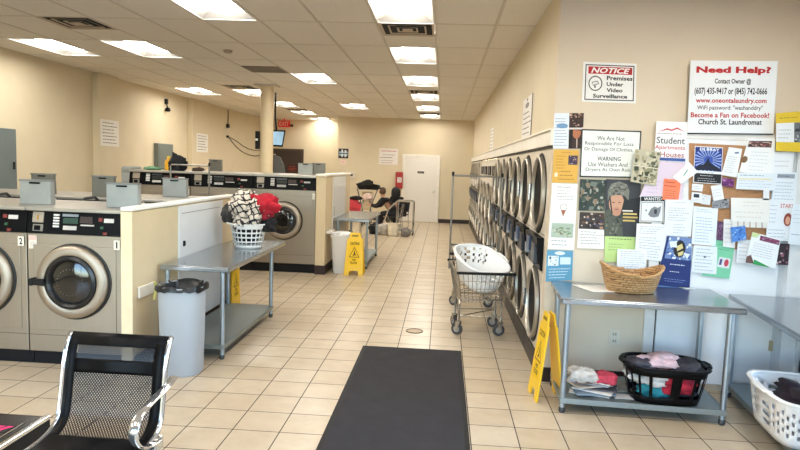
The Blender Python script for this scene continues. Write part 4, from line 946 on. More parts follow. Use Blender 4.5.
b = mb(); b.box(-.10, .12, -.14, 0, 0, .50); b.build('cabinet', mat('#a31d1f', .4), t, bevel=.006); b = mb(); b.box(-.05, .09, -.145, -.14, .18, .34); b.build('window', mat('#c9b9b4', .3), t)
b = mb(); b.lathe([(0, 0), (.05, 0), (.05, .14), (.02, .16), (0, .16)], (0.02, -.10, .17), 'z', 14, cap=False)
# right upper wall signs
def rsign(name, label, y0, y1, z0, z1, deco):
    x = XR+.018; return sheet(name, label, 'sign', [(x, y1, z1), (x, y0, z1), (x, y0, z0), (x, y1, z0)], (-1, 0, 0), '#ece8e2', deco, thick=.004)
rsign('wall_sign', 'white lettered sign above the dryers, the nearer of two', 6.46, 7.2, 2.06, 2.48, [('text', .42, .03, .58, .10, '!', '#333333'), ('ell', .5, .2, .2, .07, '#8a8580'), ('lines', .08, .32, .95, .97, 5, '#2b2b2b')])
b = mb(); b.box(-.004, .001, -.005, .005, -.21, .21); o = b.build('sign_edge', mat('#3a3a3c', .5), bpy.data.objects['wall_sign.005'] if False else None, loc=(XR+.016, 6.45, 2.27)); tag(o, 'dark vertical frame strip at the right edge of the nearer dryer sign', 'sign frame')
rsign('wall_sign', 'white lettered sign above the dryers, the farther of two', 11.4, 12.1, 2.05, 2.46, [('lines', .08, .05, .95, .97, 6, '#3b3b3b')])

# ---------------------------------------------------------------- far corner: people and things
def skinned(name, verts, edges, radii, m, parent=None, root=0, sub=2):
    me = bpy.data.meshes.new(name); me.from_pydata(verts, edges, []); o = bpy.data.objects.new(name, me); C.objects.link(o)
    if parent: o.parent = parent
    me.materials.append(m); s = o.modifiers.new('skin', 'SKIN'); s.use_smooth_shade = True
    for i, r in enumerate(radii): 
        v = me.skin_vertices[0].data[i]; v.radius = r if isinstance(r, tuple) else (r, r); v.use_root = (i == root)
    u = o.modifiers.new('sub', 'SUBSURF'); u.levels = sub; u.render_levels = sub
    return o
def person(label, loc, rz, lean, hair, hairlen, top, trousers, reach):
    t = thing('person', label, 'person', loc, rz)
    sk = mat('#b98a6e', .55, var=.03); L = lean
    sh = (0, -L, .93); hd = (0, -L-.06, 1.16)
    V = [(0, 0, .50), (0, -L*.3, .66), (0, -L*.75, .84), (0, -L, .95), (0, -L-.03, 1.03), (0, -L-.05, 1.10), (0, -L-.07, 1.19)]
    E = [(0, 1), (1, 2), (2, 3), (3, 4), (4, 5), (5, 6)]; R = [(.15, .12), (.13, .10), (.16, .10), (.10, .08), .05, (.075, .085), (.07, .085)]
    for s in (-1, 1):
        b0 = len(V); r = reach if s > 0 else reach*.8
        V += [(s*.17, -L, .93), (s*.23, -L-.06-r*.25, .72), (s*.16, -L-.15-r*.5, .66+r*.2), (s*.13, -L-.22-r*.55, .67+r*.22)]
        E += [(3, b0), (b0, b0+1), (b0+1, b0+2), (b0+2, b0+3)]; R += [.06, .045, .034, .026]
        hp = V[b0+3]
        for f in range(5):
            ff = len(V); dx = (f-2)*.014; V += [(hp[0]+dx, hp[1]-.04-(.01 if f in (1, 2, 3) else 0), hp[2]+.0), (hp[0]+dx*1.2, hp[1]-.065, hp[2]-.02)]; E += [(b0+3, ff), (ff, ff+1)]; R += [.010, .008]
        l0 = len(V); V += [(s*.10, -.06, .48), (s*.13, -.46, .49), (s*.13, -.44, .10), (s*.13, -.58, .05)]; E += [(0, l0), (l0, l0+1), (l0+1, l0+2), (l0+2, l0+3)]; R += [.09, .065, .045, .035]
    body = skinned('body', V, E, R, sk, t)
    # clothes
    V2 = V[:4]+[(s*.17, -L, .93) for s in (-1, 1)]+[(s*.23, -L-.06-(reach if s > 0 else reach*.8)*.25, .72) for s in (-1, 1)]+[(s*.16, -L-.15-(reach if s > 0 else reach*.8)*.5, .66+(reach if s > 0 else reach*.8)*.2) for s in (-1, 1)]
    skinned('top', V2, [(0, 1), (1, 2), (2, 3), (3, 4), (3, 5), (4, 6), (5, 7), (6, 8), (7, 9)], [(.20, .17), (.19, .16), (.22, .16), (.13, .11), .10, .10, .08, .08, .05, .05], mat(top, .9, var=.1), t)
    V3 = [(0, 0, .50)]+[p for s in (-1, 1) for p in ((s*.10, -.06, .49), (s*.13, -.46, .50), (s*.13, -.45, .14))]
    skinned('trousers', V3, [(0, 1), (1, 2), (2, 3), (0, 4), (4, 5), (5, 6)], [(.17, .13), .105, .08, .06, .105, .08, .06], mat(trousers, .9, var=.1), t)
    for s in (-1, 1): b = mb(); b.box(s*.13-.045, s*.13+.045, -.66, -.40, .0, .07); b.build('shoe', mat('#e5e1dc' if top == '#15141a' else '#1c1c20', .6), t, bevel=.02)
    # hair and face
    b = mb(); h = Vector(V[6]); n = 20
    b.lathe([(.0, .115), (.06, .10), (.093+hairlen*.12, .05), (.102+hairlen*.2, -.01), (.095+hairlen*.25, -.07-hairlen*.3), (.06+hairlen*.2, -.10-hairlen), (.0, -.11-hairlen)], (h.x, h.y+.022, h.z+.01), 'z', n, cap=False); b.build('hair', mat(hair, .7, var=.2, scale=30), t, smooth=True)
    b = mb(); b.lathe([(.0, .02), (.035, .018), (.062, .006), (.07, -.02)], (h.x, h.y-.075, h.z-.015), 'y', 16, cap=False); f = b.build('face', sk, t, smooth=True)
    b = mb(); [b.box(s*.028-.009, s*.028+.009, h.y-.10, h.y-.088, h.z-.004, h.z+.006) for s in (-1, 1)]; b.box(-.02, .02, h.y-.098, h.y-.085, h.z-.055, h.z-.047); b.build('eyes_and_mouth', mat('#3a2320', .5), f)
    b = mb(); b.hexa([(-.012, h.y-.118, h.z-.034), (.012, h.y-.118, h.z-.034), (.012, h.y-.085, h.z-.034), (-.012, h.y-.085, h.z-.034)], [(-.005, h.y-.096, h.z), (.005, h.y-.096, h.z), (.005, h.y-.085, h.z), (-.005, h.y-.085, h.z)]); b.build('nose', sk, f)
    return t
_q = person('seated person in black top bending left over laundry, brown hair', (-1.25, 16.5, 0), -PI/2-.1, .36, '#4a3425', .0, '#15141a', '#1d1c24', .45); _q.scale = (.86, .86, .86)
_q = person('seated person in dark clothes with long black hair, behind the silver cart', (-1.17, 17.3, 0), -.6, .2, '#121013', .22, '#1b1a20', '#1b1a20', .1); _q.scale = (.86, .86, .86)
def seat_chair(label, loc, rz):
    t = thing('plastic_chair', label, 'chair', loc, rz)
    b = mb(); b.box(-.21, .21, -.2, .2, .40, .43); b.build('seat', mat('#2a2a2e', .5), t, bevel=.01)
    b = mb(); b.hexa([(-.2, .18, .5), (.2, .18, .5), (.2, .21, .5), (-.2, .21, .5)], [(-.2, .24, .82), (.2, .24, .82), (.2, .27, .82), (-.2, .27, .82)]); b.build('backrest', mat('#2a2a2e', .5), t, bevel=.01)
    for x in (-.19, .19):
        b = mb(); b.tube([(x, .26, .80), (x, .19, .42), (x, .22, .0)], .012, 8); b.build('leg', M_CHROME, t)
        b = mb(); b.tube([(x, -.17, .40), (x, -.20, 0)], .012, 8); b.build('leg', M_CHROME, t)
    return t
_q = seat_chair('dark chair under the person bending over laundry', (-1.25, 16.5, 0), -PI/2-.1); _q.scale = (.86, .86, .86)
_q = seat_chair('dark chair under the long haired person', (-1.17, 17.3, 0), -.6); _q.scale = (.86, .86, .86)
# silver cart frame
t = thing('utility_cart', 'empty silver tube frame cart in front of the seated people', 'cart', (-.91, 15.5, 0))
b = mb()
for x in (-.2, .2):
    b.tube([(x, -.2, .06), (x, -.2, .84), (x, .25, .84), (x, .25, .06)], .018, 8)
b.tube([(-.2, -.2, .84), (.2, -.2, .84)], .018, 8); b.tube([(-.2, .25, .84), (.2, .25, .84)], .018, 8); b.tube([(-.2, -.2, .84), (-.42, -.2, .62), (-.52, -.2, .3), (-.48, -.2, .10), (-.2, -.2, .08)], .018, 8)
b.build('frame', M_CHROME, t, smooth=True)
b = mb(); b.box(-.2, .2, -.2, .25, .10, .115); b.build('lower_shelf', M_DULL, t)
for x in (-.2, .2):
    for y in (-.2, .25): b = mb(); b.lathe([(.0, -.012), (.035, -.012), (.035, .012), (0, .012)], (x, y, .035), 'x', 16, cap=False); b.build('wheel', M_RUB, t)
holed_basket('laundry_basket', 'cream basket on the floor by the silver cart', .12, .12, .14, .14, .30, 32, 6, lambda i, j: j in (2, 4) and i % 3 == 0, mat('#e2d9c4', .5), (-1.17, 15.05, 0), n=3, rim=.01)
garment('grey_bag', 'small grey bag on the floor right of the cream basket', 'bag', (-.86, 15.0, .1), (.12, .1, .12), '#7d7974', 71, lumps=.2)
# stroller-like frame with black things
t = thing('baby_stroller', 'folding stroller frame with dark hood by the far wall', 'stroller', (-2.13, 17.4, 0))
b = mb()
for x in (-.13, .13):
    s = 1 if x > 0 else -1
    b.tube([(x*.5, -.25, .05), (x, 0, .55), (x+s*.16, .1, 1.02)], .016, 8); b.tube([(x, .3, .05), (x*.9, .05, .5), (x*.5, -.1, .85)], .014, 8)
b.tube([(-.29, .1, 1.02), (.29, .1, 1.02)], .014, 8); b.build('frame', mat('#5b5d62', .4, .4), t, smooth=True)
b = mb(); b.hexa([(-.11, -.05, .45), (.11, -.05, .45), (.11, .2, .45), (-.11, .2, .45)], [(-.15, .05, .95), (.15, .05, .95), (.15, .15, .95), (-.15, .15, .95)]); b.build('seat_fabric', mat('#b3a283', .9), t, bevel=.02)
for x in (-.1, .1):
    for y in (-.25, .3): b = mb(); b.lathe([(0, -.015), (.06, -.015), (.06, .015), (0, .015)], (x*.8, y, .06), 'x', 18, cap=False); b.build('wheel', M_RUB, t)
garment('black_bag', 'black bag heaped on the handles of the stroller', 'bag', (-2.13, 17.45, 1.10), (.26, .14, .11), '#14150f', 74, lumps=.7)
garment('pale_laundry', 'pale pink laundry bundle in front of the bending person', 'laundry', (-2.0, 16.6, .83), (.14, .1, .10), '#cdb3a8', 75, lumps=.4)
seat_chair('black chair with a red coat beside the rear end panel', (-2.08, 14.4, 0), .2)
garment('red_coat', 'red and pink coat draped over the chair by the rear bank', 'coat', (-2.06, 14.45, .70), (.15, .1, .19), '#c9404a', 77, lumps=.3)
garment('black_hat', 'black hat above the red coat', 'hat', (-2.02, 14.45, .92), (.15, .08, .05), '#18161a', 78, lumps=.3)
for i, (x, y, c, nm, lab) in enumerate(((-2.05, 13.3, '#202024', 'shoe_pair', 'dark shoes under the small steel table'), (-1.62, 15.3, '#17171b', 'black_bag', 'black bag on the floor left of the bending person'), (-1.45, 15.2, '#b3aca2', 'white_bundle', 'light bundle on the floor before the seated people'))):
    garment(nm, lab, 'bag' if i else 'shoes', (x, y, .12), (.16, .12, .15), c, 80+i, lumps=.4)
# outlet
t = thing('wall_outlet', 'cream electrical outlet on the wall under the notice board table', 'outlet', (1.42, YB, .335))
b = mb(); b.box(-.042, .042, -.006, 0, 0, .115); b.build('plate', mat('#d8cfc0', .4), t, bevel=.003)
for z in (.03, .085): b = mb(); b.box(-.02, .02, -.009, -.006, z-.016, z+.016); s_ = b.build('socket', mat('#cdc3b2', .4), t, bevel=.004); b = mb(); b.box(-.010, -.006, -.0095, -.009, z-.008, z+.008); b.box(.006, .010, -.0095, -.009, z-.008, z+.008); b.build('slots', M_BLACK, s_)
# ---------------------------------------------------------------- notice wall (all on the plane y = YB)
# white door leaf and frame behind the notices
b = mb(); b.box(1.73, 2.62, YB-.03, YB-.001, .06, 1.985); wd = tag(b.build('white_board', mat('#eceef2', .5, var=.015), bevel=.003), 'tall white panel covering a doorway behind the cork board and flyers', 'panel')
b = mb(); b.box(1.635, 1.715, YB-.035, YB, .0, 1.99); b.box(1.635, 2.70, YB-.035, YB, 1.985, 2.04); struct(b.build('trim_7', mat('#e4e2e0', .5), bevel=.004))
b = mb(); b.box(1.716, 1.729, YB-.012, YB-.001, .0, 1.985); struct(b.build('trim_8', mat('#4b4038', .6)))
b = mb(); b.box(2.685, 2.80, YB-.04, YB, .0, 2.04); b.box(2.80, 2.83, YB-.06, YB, .0, 2.04); struct(b.build('trim_9', mat('#e3e6ea', .5), bevel=.004))
b = mb(); b.box(2.62, 2.685, YB-.012, YB-.001, 0, 1.985); struct(b.build('trim_10', mat('#c9cdd2', .6)))
b = mb(); b.box(2.84, 2.93, YB-.05, YB-.002, .1, .76); struct(b.build('trim_11', mat('#27405c', .4)))
b = mb(); b.box(2.60, 2.625, YB-.05, YB-.03, .36, .44); b.build('latch', mat('#b9aa8c', .4, .3), wd)
def N(name, label, q, layer, col, deco, cat='flyer', group=None):
    y = YB-.0365-.0035*layer
    return sheet(name, label, cat, [(x, y, z) for x, z in q], (0, -1, 0), col, deco, group, thick=.0014)
def NW(name, label, q, layer, col, deco, cat='flyer'):     # straight on the painted wall
    y = YB-.002-.0035*layer
    return sheet(name, label, cat, [(x, y, z) for x, z in q], (0, -1, 0), col, deco, None, thick=.0014)
K = '#1d1c20'; RD = '#b4171f'; GY = '#6c6f78'
NW('notice_sign', 'white NOTICE video surveillance sign with red header', [(1.0430, 2.5540), (1.4470, 2.5480), (1.4610, 2.2470), (1.0500, 2.2480)], 0, '#ecebea',
  [('frame', .045, .06, .96, .95, .018, .025, K), ('rect', .10, .11, .92, .29, '#b0151c'), ('text', .15, .13, .88, .27, 'NOTICE', '#f3eeee', .03, .3),
   ('ring', .24, .53, .13, .19, .14, K), ('poly', [(.17, .50), (.28, .46), (.31, .54), (.2, .59)], '#55555a'), ('poly', [(.18, .515), (.275, .48), (.295, .53), (.2, .57)], '#e2e2e2'), ('rect', .22, .58, .25, .64, '#55555a'),
   ('text', .45, .33, .93, .44, 'Premises', K, .03), ('text', .45, .49, .76, .59, 'Under', K, .03), ('text', .45, .64, .75, .74, 'Video', K, .03), ('text', .2, .79, .84, .89, 'Surveillance', K, .03)], 'sign')
N('help_sign', 'large white Need Help sign with red heading and contact lines', [(1.8340, 2.5740), (2.4700, 2.5840), (2.4840, 2.0300), (1.8500, 2.0170)], 2, '#e7eaee',
  [('text', .07, .075, .93, .19, 'Need Help?', RD, .05), ('text', .29, .235, .71, .325, 'Contact Owner @', K, .025), ('text', .06, .36, .90, .475, '(607) 435-9417 or (845) 742-0666', K, .025),
   ('text', .08, .50, .90, .585, 'www.oneontalaundry.com', RD, .025), ('text', .10, .60, .86, .675, 'WiFi password: "washanddry"', K, .01), ('text', .03, .695, .94, .765, 'Become a Fan on Facebook!', RD, .025), ('text', .12, .785, .86, .86, 'Church St. Laundromat', K, .025), ('rect', .0, .975, 1, .995, '#222126')], 'sign')
NW('flyer', 'blue printed flyer at the top left, left of the portrait strip', [(0.8440, 2.1550), (0.9590, 2.1580), (0.9680, 1.8830), (0.8480, 1.8800)], 1, '#dfe5ef', [('ell', .55, .36, .38, .07, '#6f9dc9'), ('lines', .08, .12, .95, .95, 10, '#7b86a8')])
NW('photo_strip', 'dark portrait photo strip at the top left corner of the flyers', [(0.9590, 2.1580), (1.0700, 2.1610), (1.0760, 1.8870), (0.9680, 1.8830)], 1, '#3b2a26', [('collage', .0, .0, 1, .42, ['#8a6a5c', '#3a2a28', '#c9a693', '#54302c', '#22181a'], 16, 2), ('ell', .55, .55, .3, .17, '#b5714f'), ('poly', [(.1, .4), (.9, .38), (.95, .5), (.3, .47), (.2, 1), (0, 1)], '#1b1314'), ('rect', .55, .72, .62, .98, '#c7b3a8'), ('rect', .0, .41, 1, .46, '#d9cfc9')])
NW('flyer', 'orange-yellow flyer with a small picture on the right', [(0.8560, 1.8720), (1.0490, 1.8740), (1.0500, 1.6160), (0.8560, 1.6130)], 2, '#d9a94f', [('lines', .3, .04, .75, .12, 1, '#a0522a'), ('lines', .1, .15, .5, .6, 5, '#8f5f24'), ('rect', .60, .17, .97, .45, '#46394f'), ('collage', .62, .19, .95, .43, ['#8a5b6a', '#c9b7a8', '#2c2640'], 6, 4), ('rect', .08, .7, .2, .82, '#efe3c8'), ('lines', .25, .6, .9, .95, 3, '#8f5f24')])
NW('flyer', 'tall white flyer with an ice cream cone and a landscape picture', [(0.8600, 1.6090), (1.0580, 1.6090), (1.0580, 1.0850), (0.8540, 1.0840)], 1, '#eeecea', [('lines', .2, .03, .8, .08, 1, '#55555a'), ('lines', .2, .09, .9, .26, 4, '#85858c'), ('ell', .5, .36, .13, .05, '#f7f3ee'), ('ring', .5, .36, .14, .055, .12, '#6a4a3a'), ('poly', [(.4, .40), (.6, .40), (.5, .50)], '#9a5a3a'), ('rect', .08, .60, .93, .82, '#a9b7a6'), ('collage', .09, .66, .92, .81, ['#6f8a5c', '#8e9a80', '#c9c2b0', '#7c6f5f'], 12, 7), ('lines', .1, .84, .9, .96, 2, '#85858c')])
NW('flyer', 'blue flyer with pale picture boxes above the table corner', [(0.8470, 1.0760), (1.0510, 1.0770), (1.0570, 0.8430), (0.8490, 0.8210)], 2, '#5c98b8', [('rect', .06, .18, .46, .5, '#dfe8ee'), ('rect', .52, .22, .92, .46, '#cfdfe8'), ('collage', .08, .2, .44, .48, ['#3a5a70', '#9ab6c6', '#22384a'], 7, 3), ('ell', .5, .09, .2, .06, '#dfe8ee'), ('lines', .1, .56, .92, .94, 4, '#e3eef4')])
NW('framed_notice', 'black framed white board, not responsible for loss or damage of clothes', [(1.0590, 2.0380), (1.5170, 2.0360), (1.5190, 1.6720), (1.0660, 1.6640)], 2, '#e9ebe7',
  [('frame', .0, .0, 1, 1, .022, .028, '#24262c'), ('text', .27, .13, .73, .22, 'We Are Not', '#2f3033'), ('text', .07, .25, .88, .345, 'Responsible For Loss', '#2f3033'), ('text', .06, .37, .88, .465, 'Or Damage Of Clothes.', '#2f3033'),
   ('text', .29, .56, .68, .65, 'WARNING', '#2f3033', .01), ('text', .14, .68, .80, .77, 'Use Washers And', '#2f3033'), ('text', .10, .80, .86, .89, 'Dryers At Own Risk', '#2f3033')], 'sign')
PA = ['#3a4438', '#7a7c6a', '#a8a394', '#22261f', '#59634a', '#c5bfae']
NW('photo_flyer', 'dark crowd photo below the framed notice, left one', [(1.0710, 1.6490), (1.2720, 1.6480), (1.2720, 1.4040), (1.0740, 1.4000)], 3, '#35403c', [('collage', .02, .02, .98, .98, ['#2b3430', '#6f7a72', '#a4a69c', '#454f46', '#8a7a66'], 26, 11)])
NW('photo_flyer', 'flyer with a group photo on top and text below', [(1.0790, 1.3890), (1.2730, 1.3880), (1.2910, 1.1030), (1.0810, 1.1020)], 3, '#e9e7e4', [('rect', .02, .0, 1, .46, '#3f3430'), ('collage', .02, .02, .99, .45, ['#2a2422', '#b08a70', '#d6cbbd', '#3c4a6a', '#5b4436'], 16, 12), ('lines', .08, .5, .95, .9, 5, '#8a8a90')])
NW('poster', 'army recruitment poster with a helmeted soldier portrait', [(1.2710, 1.6560), (1.5390, 1.6540), (1.5470, 1.2100), (1.2850, 1.2070)], 4, '#34363a',
  [('poly', [(0, .0), (1, 0), (1, 1), (0, 1)], '#3a3c42'), ('poly', [(.55, .35), (1, .3), (1, .65), (.5, .6)], '#26282d'), ('poly', [(.0, .55), (.3, .5), (.5, .75), (.55, 1), (0, 1)], '#55594f'), ('collage', .02, .6, .5, .99, ['#444740', '#75786c', '#31342e'], 12, 5), ('ell', .32, .42, .22, .19, '#c99a80'), ('ell', .33, .56, .14, .08, '#bd8c74'),
   ('poly', [(.06, .38), (.06, .2), (.15, .08), (.38, .03), (.6, .08), (.68, .2), (.66, .36), (.55, .28), (.3, .27), (.14, .3)], '#77786f'), ('collage', .1, .07, .62, .27, ['#5c5c54', '#95958a', '#46463f'], 12, 8), ('rect', .2, .395, .27, .41, '#3a2420'), ('rect', .37, .395, .44, .41, '#3a2420'), ('rect', .28, .515, .38, .53, '#8a4a44'), ('poly', [(.1, .3), (.14, .3), (.22, .6), (.18, .6)], '#2b2d28'), ('poly', [(.55, .3), (.59, .3), (.48, .62), (.44, .62)], '#2b2d28'),
   ('rect', .52, .58, .92, .61, '#d8c27a'), ('rect', .52, .64, .95, .67, '#cdb266'), ('rect', .52, .70, .88, .73, '#cdb266'), ('rect', .5, .53, .8, .555, '#e4e0d8')], 'poster')
N('photo_print', 'tilted sheet of desert camouflage photos on the framed notice corner', [(1.4690, 1.8950), (1.6620, 1.8780), (1.6430, 1.6160), (1.4480, 1.6430)], 3, '#bdb59e', [('collage', .03, .03, .97, .97, ['#6f705a', '#8f8a70', '#3e4234', '#cfc6ac', '#a5987a', '#565a48'], 30, 21), ('rect', .0, .48, 1, .51, '#d6cfba')])
N('poster', 'white student apartments poster with red roof line', [(1.6150, 2.1130), (1.8470, 2.1120), (1.8510, 1.8080), (1.6180, 1.8110)], 1, '#efeef0',
  [('poly', [(.06, .27), (.35, .17), (.5, .2), (.68, .14), (.94, .25), (.68, .18), (.5, .235), (.35, .21)], '#c2343c'), ('lines', .05, .27, .98, .34, 1, '#8a5a60'), ('text', .04, .39, .95, .56, 'Student', '#4a4c55', .01), ('text', .0, .60, .97, .73, 'Apartments', '#c03a44', .01), ('text', .04, .79, .10, .84, '&', '#4a4c55'), ('text', .18, .76, .95, .90, 'Houses', '#a5444e', .01), ('rect', .14, .915, 1, .99, '#39559c')], 'poster')
N('flyer', 'pale lavender poster behind the white tilted card', [(1.6220, 1.8080), (1.8550, 1.8040), (1.8540, 1.5150), (1.5280, 1.5260)], 0, '#dccbdc', [('lines', .1, .5, .4, .9, 4, '#b9a6bd')])
N('flyer', 'bright salmon orange note on the lavender poster', [(1.7030, 1.6760), (1.8320, 1.6650), (1.8210, 1.5060), (1.7000, 1.5130)], 2, '#f2835e', [('lines', .05, .06, .9, .42, 2, '#a01f1c'), ('lines', .1, .5, .9, .95, 4, '#a64a34')])
N('card', 'white tilted card between the student poster and the blue event poster', [(1.8770, 1.8090), (1.9500, 1.7350), (1.8300, 1.6380), (1.7620, 1.6900)], 4, '#ededec', [('poly', [(.35, .3), (.42, .28), (.58, .62), (.5, .62)], '#3f9a80')], 'card')
N('flyer', 'WANTED flyer with a black header and animal drawing', [(1.5350, 1.5340), (1.7130, 1.5410), (1.7240, 1.3350), (1.5380, 1.3320)], 1, '#dfe0e4', [('rect', .02, .02, 1, .2, '#1c1d20'), ('text', .15, .05, .9, .17, 'WANTED', '#efefef', .01), ('frame', .05, .24, .97, .97, .02, .02, '#5a5c60'), ('poly', [(.35, .7), (.45, .5), (.6, .4), (.75, .45), (.88, .38), (.85, .6), (.78, .78), (.6, .82), (.45, .8)], '#7e8288'), ('poly', [(.6, .5), (.72, .52), (.7, .7), (.6, .66)], '#34363a'), ('poly', [(.2, .55), (.3, .5), (.3, .6)], '#7e8288')])
N('letter', 'white typed letter right of the WANTED flyer', [(1.7220, 1.5140), (1.9370, 1.5190), (1.9360, 1.2310), (1.7350, 1.2380)], 3, '#e6eaf2', [('lines', .3, .05, .7, .1, 1, '#7f848e'), ('lines', .1, .2, .9, .6, 6, '#9499a4'), ('lines', .3, .65, .8, .95, 4, '#9499a4')], 'letter')
N('letter', 'white typed sheet below the WANTED flyer', [(1.5200, 1.3190), (1.7480, 1.3210), (1.7500, 1.0260), (1.5230, 1.0470)], 2, '#e7eaf0', [('lines', .08, .05, .9, .3, 4, '#8d93a0'), ('lines', .1, .35, .9, .95, 8, '#9aa0ac')], 'letter')
N('letter', 'white typed sheet directly above the wicker basket', [(1.3840, 1.1120), (1.6100, 1.1150), (1.6150, 0.9410), (1.3880, 0.9460)], 4, '#e9ecf1', [('lines', .08, .05, .95, .95, 9, '#9aa0ac')], 'letter')
NW('flyer', 'lime green flyer under the soldier poster', [(1.2910, 1.2230), (1.5390, 1.2170), (1.5300, 1.0100), (1.2980, 0.9990)], 3, '#bfd98e', [('lines', .1, .08, .9, .22, 1, '#5c7a44'), ('lines', .1, .3, .7, .6, 3, '#7c9a5c')])
N('poster', 'navy poster with a bumblebee photo standing behind the wicker basket', [(1.7580, 1.2310), (1.9480, 1.2230), (1.9580, 0.7980), (1.6930, 0.8170)], 3, '#22356f',
  [('rect', .08, .0, 1, .42, '#6d86b8'), ('collage', .1, .0, .99, .42, ['#d9dee8', '#3d5a9c', '#8ea6cf', '#e3e8f0'], 14, 31), ('ell', .55, .22, .22, .16, '#1c1a1c'), ('poly', [(.42, .18), (.62, .12), (.68, .2), (.48, .27)], '#d8c98a'), ('poly', [(.5, .30), (.7, .25), (.68, .33), (.55, .36)], '#d8c98a'), ('poly', [(.12, .1), (.4, .08), (.45, .2), (.2, .2)], '#dfe6f0'), ('poly', [(.7, .28), (.95, .3), (.85, .4)], '#dfe6f0'),
   ('rect', .0, .44, 1, .94, '#1f3170'), ('lines', .3, .48, .95, .56, 1, '#dfe4f2'), ('lines', .3, .62, .7, .69, 1, '#dfe4f2'), ('lines', .2, .78, .9, .86, 2, '#8f9fd0'), ('rect', .0, .94, 1, .98, '#5f8fc4'), ('rect', .7, .93, .95, .96, '#b9c77a')], 'poster')
N('letter', 'white letter pinned right of the bumblebee poster, upper of two', [(1.9370, 1.4720), (2.1210, 1.4600), (2.1260, 1.1680), (1.9440, 1.1760)], 4, '#e3ebf6', [('lines', .1, .04, .9, .15, 2, '#7f90a8'), ('lines', .1, .25, .9, .95, 9, '#94a3b8')], 'letter')
N('letter', 'white letter pinned right of the bumblebee poster, lower of two', [(1.9640, 1.1690), (2.1420, 1.1610), (2.1510, 0.9460), (1.9570, 0.9560)], 3, '#e3e9f2', [('lines', .1, .06, .9, .95, 7, '#9aa6b8'), ('ell', .5, .4, .05, .04, '#5a6270')], 'letter')
N('flyer', 'mint green flyer with a small card behind the lower letter', [(2.1170, 1.2310), (2.2740, 1.1980), (2.2520, 0.9150), (2.0430, 0.9330)], 2, '#7cc9a4', [('rect', .45, .45, .92, .72, '#dfe0e4'), ('rect', .5, .5, .6, .66, '#4a4a7a'), ('ell', .78, .58, .09, .1, '#c03a4c'), ('lines', .2, .08, .9, .3, 2, '#5aa888')])
# cork board
cm = mat('#b28560', .9, var=.18, scale=120, bump=.2)
q = [(1.8740, 1.9540), (2.4950, 1.9430), (2.5290, 1.1390), (1.9270, 1.1600)]
t = thing('cork_board', 'brown cork board covered with flyers on the white panel', 'board', ((q[2][0]+q[3][0])/2, YB-.031, (q[2][1]+q[3][1])/2))
cc = Vector(t.location); b = mb(); b.add([tuple(Vector((x, YB-.030-o_, z))-cc) for o_ in (0, .006) for x, z in q], [(0, 1, 2, 3), (7, 6, 5, 4), (0, 4, 5, 1), (1, 5, 6, 2), (2, 6, 7, 3), (3, 7, 4, 0)]); b.build('cork', cm, t)
def CK(*a, **k): a = list(a); a[3] += 3; return N(*a, **k)
rays = [('poly', [(.5, .36), (.5+.5*math.cos(a)*1.0, .36+.34*math.sin(a)), (.5+.5*math.cos(a+.13), .36+.34*math.sin(a+.13))], '#8fa8e6') for a in [i*PI/11 for i in range(0, 22)]]
rays = [(k, [(min(1, max(0, u)), min(.66, max(.02, v))) for u, v in p], c) for k, p, c in rays]
CK('event_poster', 'dark blue DJ party poster with light rays and crowd silhouette', [(1.9130, 1.9320), (2.1210, 1.9270), (2.1330, 1.6450), (1.9190, 1.6530)], 0, '#eceef2',
  [('rect', .02, .02, .98, .66, '#24357f')]+rays+[('ell', .5, .36, .16, .11, '#3550ac'), ('text', .18, .035, .88, .13, 'DJ BRAY', '#eef1fa', .02), ('poly', [(.04, .64), (.12, .52), (.3, .5), (.42, .42), (.5, .28), (.56, .42), (.7, .5), (.85, .54), (.97, .64)], '#0f1428'), ('rect', .03, .73, .98, .98, '#15161c'), ('lines', .05, .675, .95, .72, 1, '#7a7f90'), ('lines', .2, .76, .8, .82, 1, '#e8e8ec'), ('lines', .15, .84, .85, .96, 2, '#c9cad0')], 'poster')
CK('list_sheet', 'narrow tilted white list on the cork right of the blue event poster', [(2.1610, 1.9320), (2.2620, 1.9210), (2.2390, 1.7030), (2.1230, 1.7180)], 2, '#ebedf0', [('poly', [(.5, .15), (.8, .12), (.82, .17), (.55, .2)], '#4a6a9a'), ('lines', .1, .28, .85, .9, 8, '#9fa6b2')], 'flyer')
CK('flyer', 'white flyer with a group picture at its top on the cork board', [(2.2990, 2.0010), (2.4970, 2.0070), (2.4920, 1.7310), (2.2510, 1.7450)], 3, '#edeff2', [('rect', .05, .07, .88, .25, '#5b3c3c'), ('collage', .06, .08, .87, .24, ['#b58a7a', '#2e2224', '#8a4a4a', '#d8c0b0'], 14, 41), ('ell', .06, .62, .1, .1, '#7a5a3c'), ('lines', .2, .34, .9, .95, 6, '#cfd3da')])
CK('flyer', 'wide pale sheet hanging below the group picture flyer', [(2.2400, 1.7410), (2.5240, 1.7430), (2.5170, 1.6130), (2.2360, 1.6150)], 4, '#dde6f0', [('lines', .03, .05, .97, .25, 1, '#8a97a8'), ('lines', .05, .4, .95, .9, 3, '#b4c4d8'), ('rect', .05, .32, .9, .4, '#e4d9b0')])
N('flyer', 'yellow flyer with black and white photo at the upper right edge', [(2.4730, 2.1940), (2.7040, 2.2190), (2.7320, 1.9090), (2.4980, 1.9130)], 12, '#dcbc2e', [('rect', .0, .27, 1, .76, '#e3e6ea'), ('rect', .56, .27, 1, .76, '#6a6f74'), ('collage', .57, .28, 1, .75, ['#2c2e30', '#b9bdc0', '#54585c'], 12, 42), ('lines', .1, .08, .9, .2, 1, '#9a8420'), ('lines', .05, .4, .5, .7, 3, '#a3a9b2')])
N('letter', 'plain white sheet under the yellow flyer', [(2.4910, 1.9050), (2.6450, 1.9100), (2.6430, 1.7320), (2.4920, 1.7310)], 5, '#e9edf4', [('lines', .1, .3, .9, .7, 2, '#c3c9d4')], 'letter')
